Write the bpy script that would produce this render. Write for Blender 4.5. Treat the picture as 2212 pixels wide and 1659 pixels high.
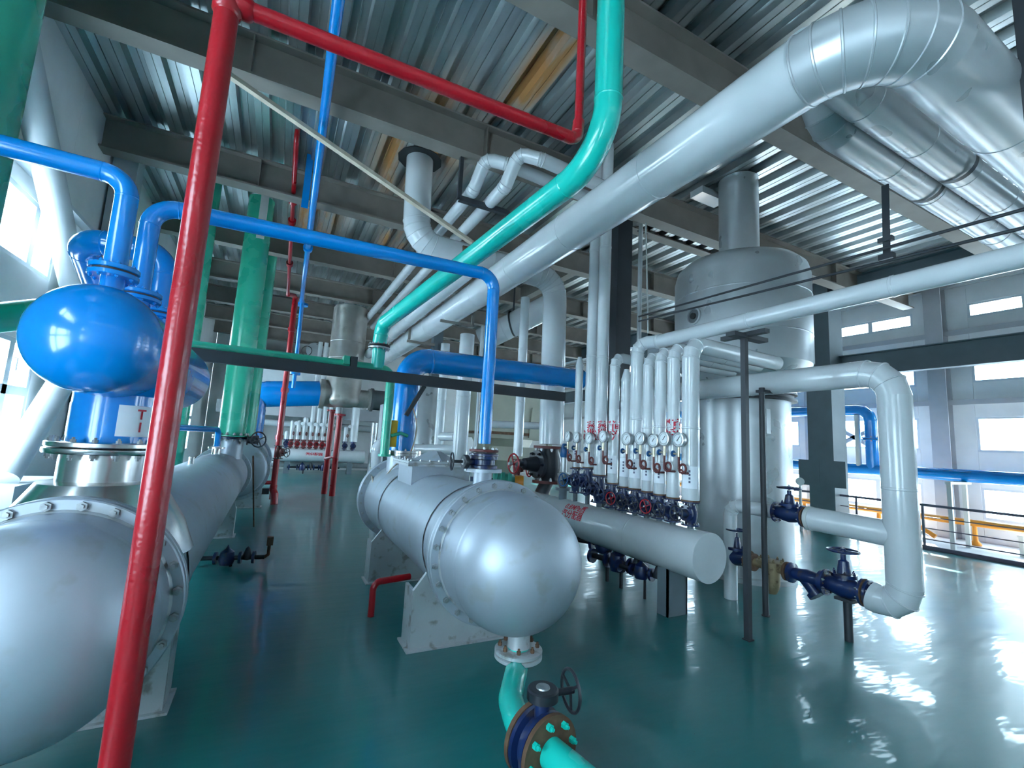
import bpy, math, random
from mathutils import Vector, Matrix
random.seed(11)
for o in list(bpy.data.objects):
    bpy.data.objects.remove(o)
scene = bpy.context.scene
COL = scene.collection
PI = math.pi

# ------------------------------------------------------------------ camera
FPX = 984.0                       # focal length in pixels of the 2212x1659 frame
CAM = Vector((0, 0, 1.65))
def _cam_axes(yaw, pitch, roll):
    cy, sy, cp, sp = math.cos(yaw), math.sin(yaw), math.cos(pitch), math.sin(pitch)
    f = Vector((sy*cp, cy*cp, sp)); r = Vector((cy, -sy, 0)); u = r.cross(f)
    cr, sr = math.cos(roll), math.sin(roll)
    return r*cr + u*sr, u*cr - r*sr, f
CR, CU, CF = _cam_axes(math.radians(27.0), math.radians(7.36), math.radians(3.0))
cam_data = bpy.data.cameras.new('camera')
cam_data.sensor_fit = 'HORIZONTAL'; cam_data.sensor_width = 36.0
cam_data.lens = FPX/2212*36.0; cam_data.clip_start = 0.05; cam_data.clip_end = 200
cam = bpy.data.objects.new('camera', cam_data); COL.objects.link(cam)
cam.matrix_world = Matrix(((CR.x, CU.x, -CF.x, CAM.x), (CR.y, CU.y, -CF.y, CAM.y), (CR.z, CU.z, -CF.z, CAM.z), (0, 0, 0, 1)))
scene.camera = cam

# ------------------------------------------------------------------ sky, sun, exposure
world = bpy.data.worlds.new('overcast_sky'); scene.world = world; world.use_nodes = True
bg = world.node_tree.nodes['Background']
bg.inputs['Color'].default_value = (0.69, 0.87, 1.0, 1); bg.inputs['Strength'].default_value = 13.0
sun_d = bpy.data.lights.new('sun', 'SUN'); sun_d.energy = 45.0; sun_d.angle = math.radians(1.0); sun_d.color = (1.0, 0.93, 0.85)
sun = bpy.data.objects.new('sun', sun_d); COL.objects.link(sun)
sun.rotation_euler = Vector((-0.62, -0.30, -0.72)).to_track_quat('-Z', 'Y').to_euler()
scene.view_settings.view_transform = 'Standard'; scene.view_settings.look = 'None'
scene.view_settings.gamma = 1.0; scene.view_settings.use_curve_mapping = False
scene.view_settings.exposure = 0.9
cy = scene.cycles
cy.adaptive_threshold = 0.02; cy.max_bounces = 6; cy.diffuse_bounces = 4; cy.glossy_bounces = 3; cy.transparent_max_bounces = 8; cy.caustics_reflective = False; cy.caustics_refractive = False

# ------------------------------------------------------------------ photo rays (2212x1659 pixel frame) to points on real planes
def ray(x, y):
    return CR*((x-1106)/FPX) - CU*((y-829.5)/FPX) + CF
def PX(x, y, X): d = ray(x, y); return CAM + d*(X/d.x)
def PY(x, y, Y): d = ray(x, y); return CAM + d*(Y/d.y)
def PZ(x, y, Z): d = ray(x, y); return CAM + d*((Z-CAM.z)/d.z)
def PD(x, y, D): return CAM + ray(x, y)*D

# ------------------------------------------------------------------ materials
MATS = {}
def pbr(name, col, rough=0.4, metal=0.0, var=0.08, scale=3.0, bump=0.0, bscale=40.0, coat=0.0, rvar=0.08, stain=None, stain_amt=0.0, stain_scale=2.0):
    m = bpy.data.materials.new(name); m.use_nodes = True; nt = m.node_tree; N = nt.nodes; L = nt.links
    b = N['Principled BSDF']
    geo = N.new('ShaderNodeNewGeometry')
    nz = N.new('ShaderNodeTexNoise'); nz.inputs['Scale'].default_value = scale; nz.inputs['Detail'].default_value = 2
    L.new(geo.outputs['Position'], nz.inputs['Vector'])
    rp = N.new('ShaderNodeValToRGB'); e = rp.color_ramp.elements
    e[0].position = 0.3; e[1].position = 0.7
    e[0].color = (*[max(0, c*(1-var)) for c in col], 1); e[1].color = (*[min(1, c*(1+var)) for c in col], 1)
    L.new(nz.outputs['Fac'], rp.inputs['Fac'])
    out = rp.outputs['Color']
    if stain:
        n2 = N.new('ShaderNodeTexNoise'); n2.inputs['Scale'].default_value = stain_scale; n2.inputs['Detail'].default_value = 4
        L.new(geo.outputs['Position'], n2.inputs['Vector'])
        r2 = N.new('ShaderNodeValToRGB'); f = r2.color_ramp.elements
        f[0].position = 0.62-0.25*stain_amt; f[1].position = 0.72-0.2*stain_amt
        f[0].color = (0, 0, 0, 1); f[1].color = (1, 1, 1, 1)
        L.new(n2.outputs['Fac'], r2.inputs['Fac'])
        mx = N.new('ShaderNodeMix'); mx.data_type = 'RGBA'
        L.new(r2.outputs['Color'], mx.inputs[0]); L.new(out, mx.inputs[6]); mx.inputs[7].default_value = (*stain, 1)
        out = mx.outputs[2]
    L.new(out, b.inputs['Base Color'])
    mr = N.new('ShaderNodeMapRange'); mr.inputs[3].default_value = max(0.02, rough-rvar); mr.inputs[4].default_value = min(1, rough+rvar)
    L.new(nz.outputs['Fac'], mr.inputs[0]); L.new(mr.outputs[0], b.inputs['Roughness'])
    b.inputs['Metallic'].default_value = metal
    if coat: b.inputs['Coat Weight'].default_value = coat; b.inputs['Coat Roughness'].default_value = 0.08
    if bump:
        n3 = N.new('ShaderNodeTexNoise'); n3.inputs['Scale'].default_value = bscale; n3.inputs['Detail'].default_value = 0
        L.new(geo.outputs['Position'], n3.inputs['Vector'])
        bp = N.new('ShaderNodeBump'); bp.inputs['Strength'].default_value = bump; bp.inputs['Distance'].default_value = 0.01
        L.new(n3.outputs['Fac'], bp.inputs['Height']); L.new(bp.outputs['Normal'], b.inputs['Normal'])
    MATS[name] = m
    return m
pbr('blue_paint', (0.0, 0.245, 0.70), 0.22, var=0.06, coat=0.5, bump=0.05, bscale=25)
pbr('teal_paint', (0.01, 0.58, 0.47), 0.25, var=0.06, coat=0.4, bump=0.05, bscale=25)
pbr('green_paint', (0.035, 0.47, 0.30), 0.28, var=0.08, coat=0.3, bump=0.05, bscale=20)
pbr('red_paint', (0.40, 0.005, 0.014), 0.3, var=0.12, coat=0.3, bump=0.15, bscale=60)
pbr('white_cladding', (0.62, 0.64, 0.66), 0.22, var=0.04, coat=0.4, bump=0.04, bscale=14)
pbr('grey_cladding', (0.56, 0.58, 0.60), 0.30, metal=0.4, var=0.05, coat=0.0, bump=0.04, bscale=10)
pbr('silver_paint', (0.46, 0.50, 0.56), 0.46, metal=0.5, var=0.06, bump=0.06, bscale=18, stain=(0.42, 0.44, 0.46), stain_amt=0.15, stain_scale=5)
pbr('silver_scuffed', (0.56, 0.58, 0.60), 0.42, metal=0.4, var=0.10, bump=0.06, bscale=30, stain=(0.32, 0.30, 0.28), stain_amt=0.2, stain_scale=9)
pbr('stainless', (0.62, 0.61, 0.60), 0.24, metal=1.0, var=0.10, bump=0.04, bscale=20)
pbr('stainless_dull', (0.58, 0.54, 0.50), 0.34, metal=0.6, var=0.14, bump=0.04, bscale=20, stain=(0.33, 0.29, 0.25), stain_amt=0.2)
pbr('steel_beam', (0.23, 0.20, 0.175), 0.6, var=0.12, bump=0.05, bscale=30)
pbr('steel_dark', (0.035, 0.038, 0.045), 0.5, var=0.15)
pbr('rail_paint', (0.15, 0.13, 0.18), 0.5, var=0.1)
pbr('column_grey', (0.15, 0.185, 0.21), 0.5, var=0.08)
pbr('valve_blue', (0.007, 0.022, 0.095), 0.35, var=0.2, coat=0.3, stain=(0.05, 0.04, 0.05), stain_amt=0.25, stain_scale=14)
pbr('wheel_blue', (0.01, 0.10, 0.28), 0.35, var=0.15)
pbr('valve_black', (0.02, 0.022, 0.03), 0.4, var=0.2)
pbr('rust_iron', (0.16, 0.085, 0.05), 0.7, metal=0.2, var=0.3, scale=14, bump=0.3)
pbr('rust_maroon', (0.14, 0.03, 0.03), 0.5, var=0.2, scale=10)
pbr('bronze', (0.36, 0.27, 0.16), 0.45, metal=0.4, var=0.2, scale=9, stain=(0.13, 0.08, 0.05), stain_amt=0.3, stain_scale=12)
pbr('bolt_steel', (0.42, 0.43, 0.44), 0.38, metal=0.8, var=0.2, scale=30)
pbr('wall_panel', (0.74, 0.75, 0.75), 0.6, var=0.04)
pbr('wall_girt', (0.42, 0.43, 0.45), 0.5, var=0.05)
pbr('window_frame', (0.62, 0.66, 0.70), 0.35, var=0.03)
pbr('brace_paint', (0.50, 0.52, 0.54), 0.45, var=0.06)
pbr('orange_paint', (0.80, 0.30, 0.03), 0.35, var=0.1)
pbr('yellow_tape', (0.75, 0.45, 0.02), 0.5, var=0.1)
pbr('stand_white', (0.62, 0.64, 0.62), 0.5, var=0.05)
pbr('gauge_face', (0.80, 0.82, 0.84), 0.3, var=0.01)
pbr('gauge_case', (0.45, 0.46, 0.47), 0.3, metal=0.7, var=0.05)
pbr('brass', (0.62, 0.55, 0.40), 0.35, metal=0.8, var=0.1)
pbr('needle_black', (0.02, 0.02, 0.02), 0.5, var=0.0)
pbr('red_print', (0.62, 0.02, 0.05), 0.5, var=0.0)
pbr('paper', (0.86, 0.88, 0.93), 0.7, var=0.04)
pbr('ink', (0.12, 0.13, 0.2), 0.7, var=0.0)
pbr('wood', (0.55, 0.46, 0.36), 0.7, var=0.15, scale=8, bump=0.1)
pbr('beige_machine', (0.46, 0.45, 0.36), 0.45, var=0.06)
pbr('pump_green', (0.05, 0.34, 0.25), 0.4, var=0.1)
pbr('duct_dark', (0.14, 0.15, 0.16), 0.45, var=0.1)
pbr('concrete_pale', (0.62, 0.62, 0.62), 0.55, var=0.06, scale=2)
pbr('cable_tan', (0.62, 0.52, 0.42), 0.6, var=0.05)

def glass_material():
    m = bpy.data.materials.new('window_glass'); m.use_nodes = True; nt = m.node_tree; N = nt.nodes; L = nt.links
    N.remove(N['Principled BSDF'])
    tr = N.new('ShaderNodeBsdfTransparent'); tr.inputs['Color'].default_value = (0.93, 0.98, 1.0, 1)
    gl = N.new('ShaderNodeBsdfGlossy'); gl.inputs['Roughness'].default_value = 0.02
    fr = N.new('ShaderNodeValue'); fr.outputs[0].default_value = 0.03
    mx = N.new('ShaderNodeMixShader')
    L.new(fr.outputs[0], mx.inputs[0]); L.new(tr.outputs[0], mx.inputs[1]); L.new(gl.outputs[0], mx.inputs[2])
    L.new(mx.outputs[0], N['Material Output'].inputs['Surface'])
    MATS['window_glass'] = m
glass_material()

def floor_material():
    m = bpy.data.materials.new('green_epoxy'); m.use_nodes = True; nt = m.node_tree; N = nt.nodes; L = nt.links
    b = N['Principled BSDF']; geo = N.new('ShaderNodeNewGeometry')
    n1 = N.new('ShaderNodeTexNoise'); n1.inputs['Scale'].default_value = 0.8; n1.inputs['Detail'].default_value = 4
    L.new(geo.outputs['Position'], n1.inputs['Vector'])
    r1 = N.new('ShaderNodeValToRGB'); e = r1.color_ramp.elements
    e[0].position = 0.3; e[0].color = (0.007, 0.145, 0.148, 1); e[1].position = 0.75; e[1].color = (0.014, 0.195, 0.195, 1)
    L.new(n1.outputs['Fac'], r1.inputs['Fac'])
    n2 = N.new('ShaderNodeTexNoise'); n2.inputs['Scale'].default_value = 45; n2.inputs['Detail'].default_value = 2
    L.new(geo.outputs['Position'], n2.inputs['Vector'])
    r2 = N.new('ShaderNodeValToRGB'); f = r2.color_ramp.elements
    f[0].position = 0.74; f[0].color = (0, 0, 0, 1); f[1].position = 0.78; f[1].color = (1, 1, 1, 1)
    L.new(n2.outputs['Fac'], r2.inputs['Fac'])
    mx = N.new('ShaderNodeMix'); mx.data_type = 'RGBA'; L.new(r2.outputs['Color'], mx.inputs[0])
    L.new(r1.outputs['Color'], mx.inputs[6]); mx.inputs[7].default_value = (0.03, 0.10, 0.10, 1)
    L.new(mx.outputs[2], b.inputs['Base Color'])
    mr = N.new('ShaderNodeMapRange'); mr.inputs[3].default_value = 0.24; mr.inputs[4].default_value = 0.40
    L.new(n1.outputs['Fac'], mr.inputs[0]); L.new(mr.outputs[0], b.inputs['Roughness'])
    b.inputs['IOR'].default_value = 1.48
    b.inputs['Coat Weight'].default_value = 0.4; b.inputs['Coat Roughness'].default_value = 0.06
    mp = N.new('ShaderNodeMapping'); mp.inputs['Scale'].default_value = (1.0, 3.2, 1)
    L.new(geo.outputs['Position'], mp.inputs['Vector'])
    n3 = N.new('ShaderNodeTexNoise'); n3.inputs['Scale'].default_value = 1.3; n3.inputs['Detail'].default_value = 3
    L.new(mp.outputs[0], n3.inputs['Vector'])
    bp = N.new('ShaderNodeBump'); bp.inputs['Strength'].default_value = 0.22; bp.inputs['Distance'].default_value = 0.03
    L.new(n3.outputs['Fac'], bp.inputs['Height']); L.new(bp.outputs['Normal'], b.inputs['Normal']); L.new(bp.outputs['Normal'], b.inputs['Coat Normal'])
    MATS['green_epoxy'] = m
floor_material()

def deck_material():
    m = bpy.data.materials.new('galvanised_deck'); m.use_nodes = True; nt = m.node_tree; N = nt.nodes; L = nt.links
    b = N['Principled BSDF']; geo = N.new('ShaderNodeNewGeometry')
    v = N.new('ShaderNodeTexNoise'); v.inputs['Scale'].default_value = 18
    L.new(geo.outputs['Position'], v.inputs['Vector'])
    mp = N.new('ShaderNodeMapping'); mp.inputs['Scale'].default_value = (3.0, 0.5, 1)
    L.new(geo.outputs['Position'], mp.inputs['Vector'])
    n1 = N.new('ShaderNodeTexNoise'); n1.inputs['Scale'].default_value = 1.6; n1.inputs['Detail'].default_value = 4
    L.new(mp.outputs[0], n1.inputs['Vector'])
    r1 = N.new('ShaderNodeValToRGB'); e = r1.color_ramp.elements
    e[0].position = 0.3; e[0].color = (0.42, 0.46, 0.47, 1); e[1].position = 0.7; e[1].color = (0.66, 0.69, 0.69, 1)
    L.new(n1.outputs['Fac'], r1.inputs['Fac'])
    # rust streaks around the pipe penetrations
    mk = None
    for (cx, cy, rx, ry) in ((1.5, 6.5, 0.75, 1.9), (2.3, 4.2, 0.28, 2.6), (0.3, 9.5, 0.6, 1.6), (1.9, 9.6, 0.4, 1.2)):
        s = N.new('ShaderNodeVectorMath'); s.operation = 'SUBTRACT'; s.inputs[1].default_value = (cx, cy, 6.1)
        L.new(geo.outputs['Position'], s.inputs[0])
        d = N.new('ShaderNodeVectorMath'); d.operation = 'DIVIDE'; d.inputs[1].default_value = (rx, ry, 3)
        L.new(s.outputs[0], d.inputs[0])
        l = N.new('ShaderNodeVectorMath'); l.operation = 'LENGTH'; L.new(d.outputs[0], l.inputs[0])
        mr = N.new('ShaderNodeMapRange'); mr.inputs[1].default_value = 0.55; mr.inputs[2].default_value = 1.15; mr.inputs[3].default_value = 1; mr.inputs[4].default_value = 0
        L.new(l.outputs['Value'], mr.inputs[0])
        if mk is None: mk = mr.outputs[0]
        else:
            a = N.new('ShaderNodeMath'); a.operation = 'MAXIMUM'; L.new(mk, a.inputs[0]); L.new(mr.outputs[0], a.inputs[1]); mk = a.outputs[0]
    mul = N.new('ShaderNodeMath'); mul.operation = 'MULTIPLY'; L.new(mk, mul.inputs[0])
    r3 = N.new('ShaderNodeValToRGB'); g = r3.color_ramp.elements; g[0].position = 0.32; g[1].position = 0.55
    L.new(n1.outputs['Fac'], r3.inputs['Fac']); L.new(r3.outputs['Color'], mul.inputs[1])
    mx = N.new('ShaderNodeMix'); mx.data_type = 'RGBA'; L.new(mul.outputs[0], mx.inputs[0])
    L.new(r1.outputs['Color'], mx.inputs[6]); mx.inputs[7].default_value = (0.45, 0.22, 0.08, 1)
    L.new(mx.outputs[2], b.inputs['Base Color'])
    inv = N.new('ShaderNodeMath'); inv.operation = 'SUBTRACT'; inv.inputs[0].default_value = 0.9; L.new(mul.outputs[0], inv.inputs[1])
    L.new(inv.outputs[0], b.inputs['Metallic'])
    mr2 = N.new('ShaderNodeMapRange'); mr2.inputs[3].default_value = 0.26; mr2.inputs[4].default_value = 0.36
    L.new(v.outputs['Fac'], mr2.inputs[0]); L.new(mr2.outputs[0], b.inputs['Roughness'])
    bp = N.new('ShaderNodeBump'); bp.inputs['Strength'].default_value = 0.05; bp.inputs['Distance'].default_value = 0.01
    n4 = N.new('ShaderNodeTexNoise'); n4.inputs['Scale'].default_value = 7; L.new(geo.outputs['Position'], n4.inputs['Vector'])
    L.new(n4.outputs['Fac'], bp.inputs['Height']); L.new(bp.outputs['Normal'], b.inputs['Normal'])
    MATS['galvanised_deck'] = m
deck_material()

# ------------------------------------------------------------------ mesh builder
def frame_of(d):
    d = Vector(d).normalized()
    a = Vector((0, 0, 1)) if abs(d.z) < 0.9 else Vector((1, 0, 0))
    u = a.cross(d).normalized(); v = d.cross(u)
    return u, v, d
class MB:
    def __init__(s): s.v = []; s.f = []
    def ring(s, c, u, v, r, n):
        b = len(s.v)
        for i in range(n):
            a = 2*PI*i/n; s.v.append(Vector(c) + u*(r*math.cos(a)) + v*(r*math.sin(a)))
        return b
    def link(s, a, b, n):
        for i in range(n):
            j = (i+1) % n; s.f.append((a+i, a+j, b+j, b+i))
    def tube(s, pts, r, n=24, caps=True, t0=None, t1=None):
        pts = [Vector(p) for p in pts]; rs = r if isinstance(r, (list, tuple)) else [r]*len(pts)
        ts = []
        for i in range(len(pts)):
            t = (pts[min(i+1, len(pts)-1)]-pts[i]).normalized() + (pts[i]-pts[max(i-1, 0)]).normalized()
            ts.append(t.normalized())
        if t0 is not None: ts[0] = Vector(t0).normalized()
        if t1 is not None: ts[-1] = Vector(t1).normalized()
        u, v, _ = frame_of(ts[0]); prev = None; first = None
        for p, t, rr in zip(pts, ts, rs):
            u = (u - t*u.dot(t)).normalized(); v = t.cross(u)
            b = s.ring(p, u, v, rr, n)
            if prev is not None: s.link(prev, b, n)
            else: first = b
            prev = b
        if caps:
            s.f.append(tuple(reversed(range(first, first+n)))); s.f.append(tuple(range(prev, prev+n)))
        return s
    def cyl(s, a, b, r, n=24, r2=None): return s.tube([a, b], [r, r if r2 is None else r2], n)
    def lathe(s, o, axis, prof, n=32):
        """prof: (radius, height along axis); closes itself when the radius is 0"""
        u, v, d = frame_of(axis); o = Vector(o); prev = None; pr = None
        for r, h in prof:
            c = o + d*h
            if r < 1e-6:
                b = len(s.v); s.v.append(c)
                if prev is not None and pr > 1e-6:
                    for i in range(n): s.f.append((prev+i, prev+(i+1) % n, b))
            else:
                b = s.ring(c, u, v, r, n)
                if prev is not None:
                    if pr < 1e-6:
                        for i in range(n): s.f.append((prev, b+(i+1) % n, b+i))
                    else: s.link(prev, b, n)
            prev, pr = b, r
        return s
    def box(s, lo, hi):
        b = len(s.v); (x0, y0, z0), (x1, y1, z1) = lo, hi
        for z in (z0, z1):
            for x, y in ((x0, y0), (x1, y0), (x1, y1), (x0, y1)): s.v.append(Vector((x, y, z)))
        for f in ((3, 2, 1, 0), (4, 5, 6, 7), (0, 1, 5, 4), (1, 2, 6, 5), (2, 3, 7, 6), (3, 0, 4, 7)): s.f.append(tuple(b+i for i in f))
        return s
    def bar(s, a, b, w, h, up=(0, 0, 1)):
        """rectangular bar from a to b, w across, h along up"""
        a, b = Vector(a), Vector(b); d = (b-a).normalized(); up = Vector(up)
        side = d.cross(up)
        if side.length < 1e-4: side = d.cross(Vector((0, 1, 0)))
        side.normalize(); up = side.cross(d)
        k = len(s.v)
        for p in (a, b):
            for i, j in ((-1, -1), (1, -1), (1, 1), (-1, 1)): s.v.append(p + side*(i*w/2) + up*(j*h/2))
        for f in ((3, 2, 1, 0), (4, 5, 6, 7), (0, 1, 5, 4), (1, 2, 6, 5), (2, 3, 7, 6), (3, 0, 4, 7)): s.f.append(tuple(k+i for i in f))
        return s
    def extrude(s, poly, d):
        """closed polygon (list of points) pushed along d"""
        b = len(s.v); n = len(poly); d = Vector(d)
        for p in poly: s.v.append(Vector(p))
        for p in poly: s.v.append(Vector(p)+d)
        s.f.append(tuple(reversed(range(b, b+n)))); s.f.append(tuple(range(b+n, b+2*n)))
        for i in range(n):
            j = (i+1) % n; s.f.append((b+i, b+j, b+n+j, b+n+i))
        return s
    def torus(s, c, axis, R, r, n=28, k=10):
        u, v, d = frame_of(axis); c = Vector(c); base = len(s.v)
        for i in range(n):
            a = 2*PI*i/n; rad = u*math.cos(a)+v*math.sin(a)
            for j in range(k):
                t = 2*PI*j/k; s.v.append(c + rad*(R+r*math.cos(t)) + d*(r*math.sin(t)))
        for i in range(n):
            for j in range(k):
                i2, j2 = (i+1) % n, (j+1) % k
                s.f.append((base+i*k+j, base+i2*k+j, base+i2*k+j2, base+i*k+j2))
        return s
    def bolt(s, c, axis, r, h, n=6):
        u, v, d = frame_of(axis); c = Vector(c)
        a = s.ring(c, u, v, r, n); b = s.ring(c+d*h, u, v, r, n); s.link(a, b, n); s.f.append(tuple(range(b, b+n)))
        e = s.ring(c+d*h, u, v, r*0.55, n); g = s.ring(c+d*(h*1.7), u, v, r*0.55, n); s.link(e, g, n); s.f.append(tuple(range(g, g+n)))
        return s
def mesh_of(name, mb, mat, off=(0, 0, 0), smooth=True, sharp=40):
    me = bpy.data.meshes.new(name); off = Vector(off)
    me.from_pydata([tuple(v-off) for v in mb.v], [], mb.f)
    me.materials.append(MATS[mat]); me.update()
    import bmesh
    bm = bmesh.new(); bm.from_mesh(me); bmesh.ops.recalc_face_normals(bm, faces=bm.faces); bm.to_mesh(me); bm.free()
    if smooth:
        me.polygons.foreach_set('use_smooth', [True]*len(me.polygons)); me.set_sharp_from_angle(angle=math.radians(sharp))
    return me
def tag(o, label=None, cat=None, group=None, kind=None):
    if label: o['label'] = label
    if cat: o['category'] = cat
    if group: o['group'] = group
    if kind: o['kind'] = kind
    return o
class Thing:
    """an Empty at the thing's base that parents its parts"""
    def __init__(s, name, label, cat, loc, group=None, kind=None):
        s.o = bpy.data.objects.new(name, None); COL.objects.link(s.o); s.o.empty_display_size = 0.1
        s.loc = Vector(loc); s.o.location = s.loc; tag(s.o, label, cat, group, kind)
    def part(s, name, mb, mat, parent=None, label=None, smooth=True, kind=None, sharp=40):
        ob = bpy.data.objects.new(name, mesh_of(name, mb, mat, s.loc, smooth, sharp)); COL.objects.link(ob)
        ob.parent = parent or s.o
        tag(ob, label=label, kind=kind)
        return ob
    def part_at(s, name, me, c, axis=(0, 0, 1), parent=None):
        """a part that shares mesh data me, moved to c with its +Z along axis"""
        ob = bpy.data.objects.new(name, me); COL.objects.link(ob); ob.parent = parent or s.o
        ob.location = Vector(c)-s.loc; ob.rotation_euler = Vector(axis).to_track_quat('Z', 'Y').to_euler()
        return ob
def solo(name, mb, mat, label, cat, loc=None, group=None, kind=None, smooth=True):
    """a thing that is one mesh"""
    if loc is None:
        n = len(mb.v); loc = sum(mb.v, Vector())/n; loc.z = min(v.z for v in mb.v)
    ob = bpy.data.objects.new(name, mesh_of(name, mb, mat, loc, smooth)); COL.objects.link(ob); ob.location = loc
    return tag(ob, label, cat, group, kind)
def struct(name, mb, mat, parent=None, smooth=False):
    ob = bpy.data.objects.new(name, mesh_of(name, mb, mat, (0, 0, 0), smooth)); COL.objects.link(ob)
    if parent: ob.parent = parent
    else: ob['kind'] = 'structure'
    return ob
BOLTS = {}
def bolt_mesh(r, h, mat='bolt_steel'):
    k = (round(r, 4), round(h, 4), mat)
    if k not in BOLTS: BOLTS[k] = mesh_of('bolt', MB().bolt((0, 0, 0), (0, 0, 1), r, h), mat)
    return BOLTS[k]
def bolt_circle(T, c, axis, R, n, r, h, mat='bolt_steel', parent=None, a0=0.0):
    u, v, d = frame_of(axis); me = bolt_mesh(r, h, mat)
    for i in range(n):
        a = a0+2*PI*i/n; T.part_at('bolt', me, Vector(c)+u*(R*math.cos(a))+v*(R*math.sin(a)), d, parent)
def flange(T, c, axis, R, th=0.03, hole=None, mat='blue_paint', nb=8, gap=0.012, bolts=True, mat2=None, own=False, bolt_mat='bolt_steel'):
    """a bolted pair of rings centred on c; own=True makes each bolt a part"""
    d = Vector(axis).normalized(); c = Vector(c)
    for sgn, m in ((1, mat), (-1, mat2 or mat)):
        o = c + d*(sgn*(gap/2))
        f = T.part('flange', MB().lathe(o, d*sgn, [(0, 0), (R*0.97, 0), (R, th*0.12), (R, th*0.88), (R*0.97, th), (0, th)], 32), m)
    T.part('gasket', MB().cyl(c-d*gap*0.6, c+d*gap*0.6, R*0.86, 24), 'steel_dark')
    if bolts:
        u, v, _ = frame_of(d); rb = R*0.085; Rb = R*0.85
        if own:
            bolt_circle(T, c+d*(gap/2+th), d, Rb, nb, rb, rb*0.9, bolt_mat); bolt_circle(T, c-d*(gap/2+th), -d, Rb, nb, rb, rb*0.9, bolt_mat)
        else:
            mb = MB()
            for i in range(nb):
                a = 2*PI*(i+0.5)/nb; p = c+u*(Rb*math.cos(a))+v*(Rb*math.sin(a))
                mb.bolt(p+d*(gap/2+th), d, rb, rb); mb.bolt(p-d*(gap/2+th), -d, rb, rb)
            T.part('bolt_ring', mb, bolt_mat, kind='stuff')
def smooth_path(pts, k=6):
    pts = [Vector(p) for p in pts]; out = []
    for i in range(len(pts)-1):
        p0, p1, p2, p3 = pts[max(i-1, 0)], pts[i], pts[i+1], pts[min(i+2, len(pts)-1)]
        for j in range(k):
            t = j/k; out.append(0.5*((2*p1)+(p2-p0)*t+(2*p0-5*p1+4*p2-p3)*t*t+(3*p1-p0-3*p2+p3)*t*t*t))
    return out+[pts[-1]]
# ------------------------------------------------------------------ pipes
def path_pieces(pts, bend, nseg=10):
    """straight runs and arcs of a pipe through the corner points"""
    pts = [Vector(p) for p in pts]; pieces = []; cur = pts[0]
    for i in range(1, len(pts)-1):
        a, p, b = pts[i-1], pts[i], pts[i+1]
        d1 = (p-a).normalized(); d2 = (b-p).normalized(); th = d1.angle(d2)
        if th < 0.02: continue
        bb = bend[i-1] if isinstance(bend, (list, tuple)) else bend
        t = min(bb*math.tan(th/2), (p-a).length*0.9, (b-p).length*0.9); R = t/math.tan(th/2)
        s0 = p-d1*t; nrm = (d2-d1*d2.dot(d1)).normalized(); cen = s0+nrm*R
        arc = []
        for k in range(nseg+1):
            an = th*k/nseg; arc.append(cen - nrm*(R*math.cos(an)) + d1*(R*math.sin(an)))
        pieces.append(('run', [cur, s0], d1, d1)); pieces.append(('arc', arc, d1, d2)); cur = arc[-1]
    pieces.append(('run', [cur, pts[-1]], None, None))
    return pieces
def pipe(name, label, pts, r, mat, bend=None, cat='pipe', n=28, nseg=10, gores=0, bands=0.0, seam=True, group=None, thing=None, parts=('pipe_run', 'elbow'), mats=None):
    """bands: spacing of cladding joints on the runs; gores: the elbow is cut into that many mitred segments"""
    T = thing or Thing(name, label, cat, min((Vector(p) for p in pts), key=lambda p: p.z), group)
    bend = bend if bend is not None else r*2.2
    base_mat = mat
    for ip, (kind, pp, da, db_) in enumerate(path_pieces(pts, bend, gores or nseg)):
        mat = mats[ip] if mats else base_mat
        if (pp[-1]-pp[0]).length < 1e-4: continue
        if kind == 'run':
            run = T.part(parts[0], MB().tube(pp, r, n), mat)
            if bands:
                L = (pp[1]-pp[0]).length; k = int(L/bands); d = (pp[1]-pp[0]).normalized()
                for i in range(1, k+1):
                    p = pp[0]+d*(L*i/(k+1))
                    T.part('cladding_joint', MB().tube([p-d*0.012, p-d*0.008, p+d*0.008, p+d*0.012], [r*1.0, r+0.004, r+0.004, r*1.0], n, caps=False), mat, run)
        elif gores:
            for i in range(len(pp)-1):
                q = [pp[max(i-1, 0)], pp[i], pp[i+1], pp[min(i+2, len(pp)-1)]]
                mb = MB().tube(pp, r, n, caps=False, t0=da, t1=db_)
                mb.v = mb.v[i*n:(i+2)*n]; mb.f = [(a, (a+1) % n, n+(a+1) % n, n+a) for a in range(n)]
                g = T.part('elbow_segment', mb, mat)
                c = pp[i]; t = (pp[min(i+1, len(pp)-1)]-pp[max(i-1, 0)]).normalized()
                T.part('seam', MB().tube([c-t*0.008, c-t*0.004, c+t*0.004, c+t*0.008], [r, r+0.006, r+0.006, r], n, caps=False), mat, g)
        else:
            e = T.part(parts[1], MB().tube(pp, r*1.003, n, t0=da, t1=db_), mat)
            if seam:
                for c, t in ((pp[0], pp[1]-pp[0]), (pp[-1], pp[-1]-pp[-2])):
                    t = t.normalized()
                    T.part('weld_seam', MB().tube([c-t*r*0.08, c, c+t*r*0.08], [r, r*1.035, r], n, caps=False), mat, e)
    return T
def handwheel(T, c, axis, R, mat, spokes=4, rim=None, name='handwheel'):
    rim = rim or R*0.09; u, v, d = frame_of(axis); c = Vector(c)
    w = T.part(name, MB().torus(c, d, R, rim, 30, 8), mat)
    T.part('hub', MB().cyl(c-d*R*0.16, c+d*R*0.16, R*0.17, 14), mat, w)
    for i in range(spokes):
        a = 2*PI*i/spokes+0.4; e = u*math.cos(a)+v*math.sin(a)
        T.part('spoke', MB().bar(c+e*R*0.1, c+e*R*0.96, R*0.13, R*0.09, up=d), mat, w)
    return w
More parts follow.
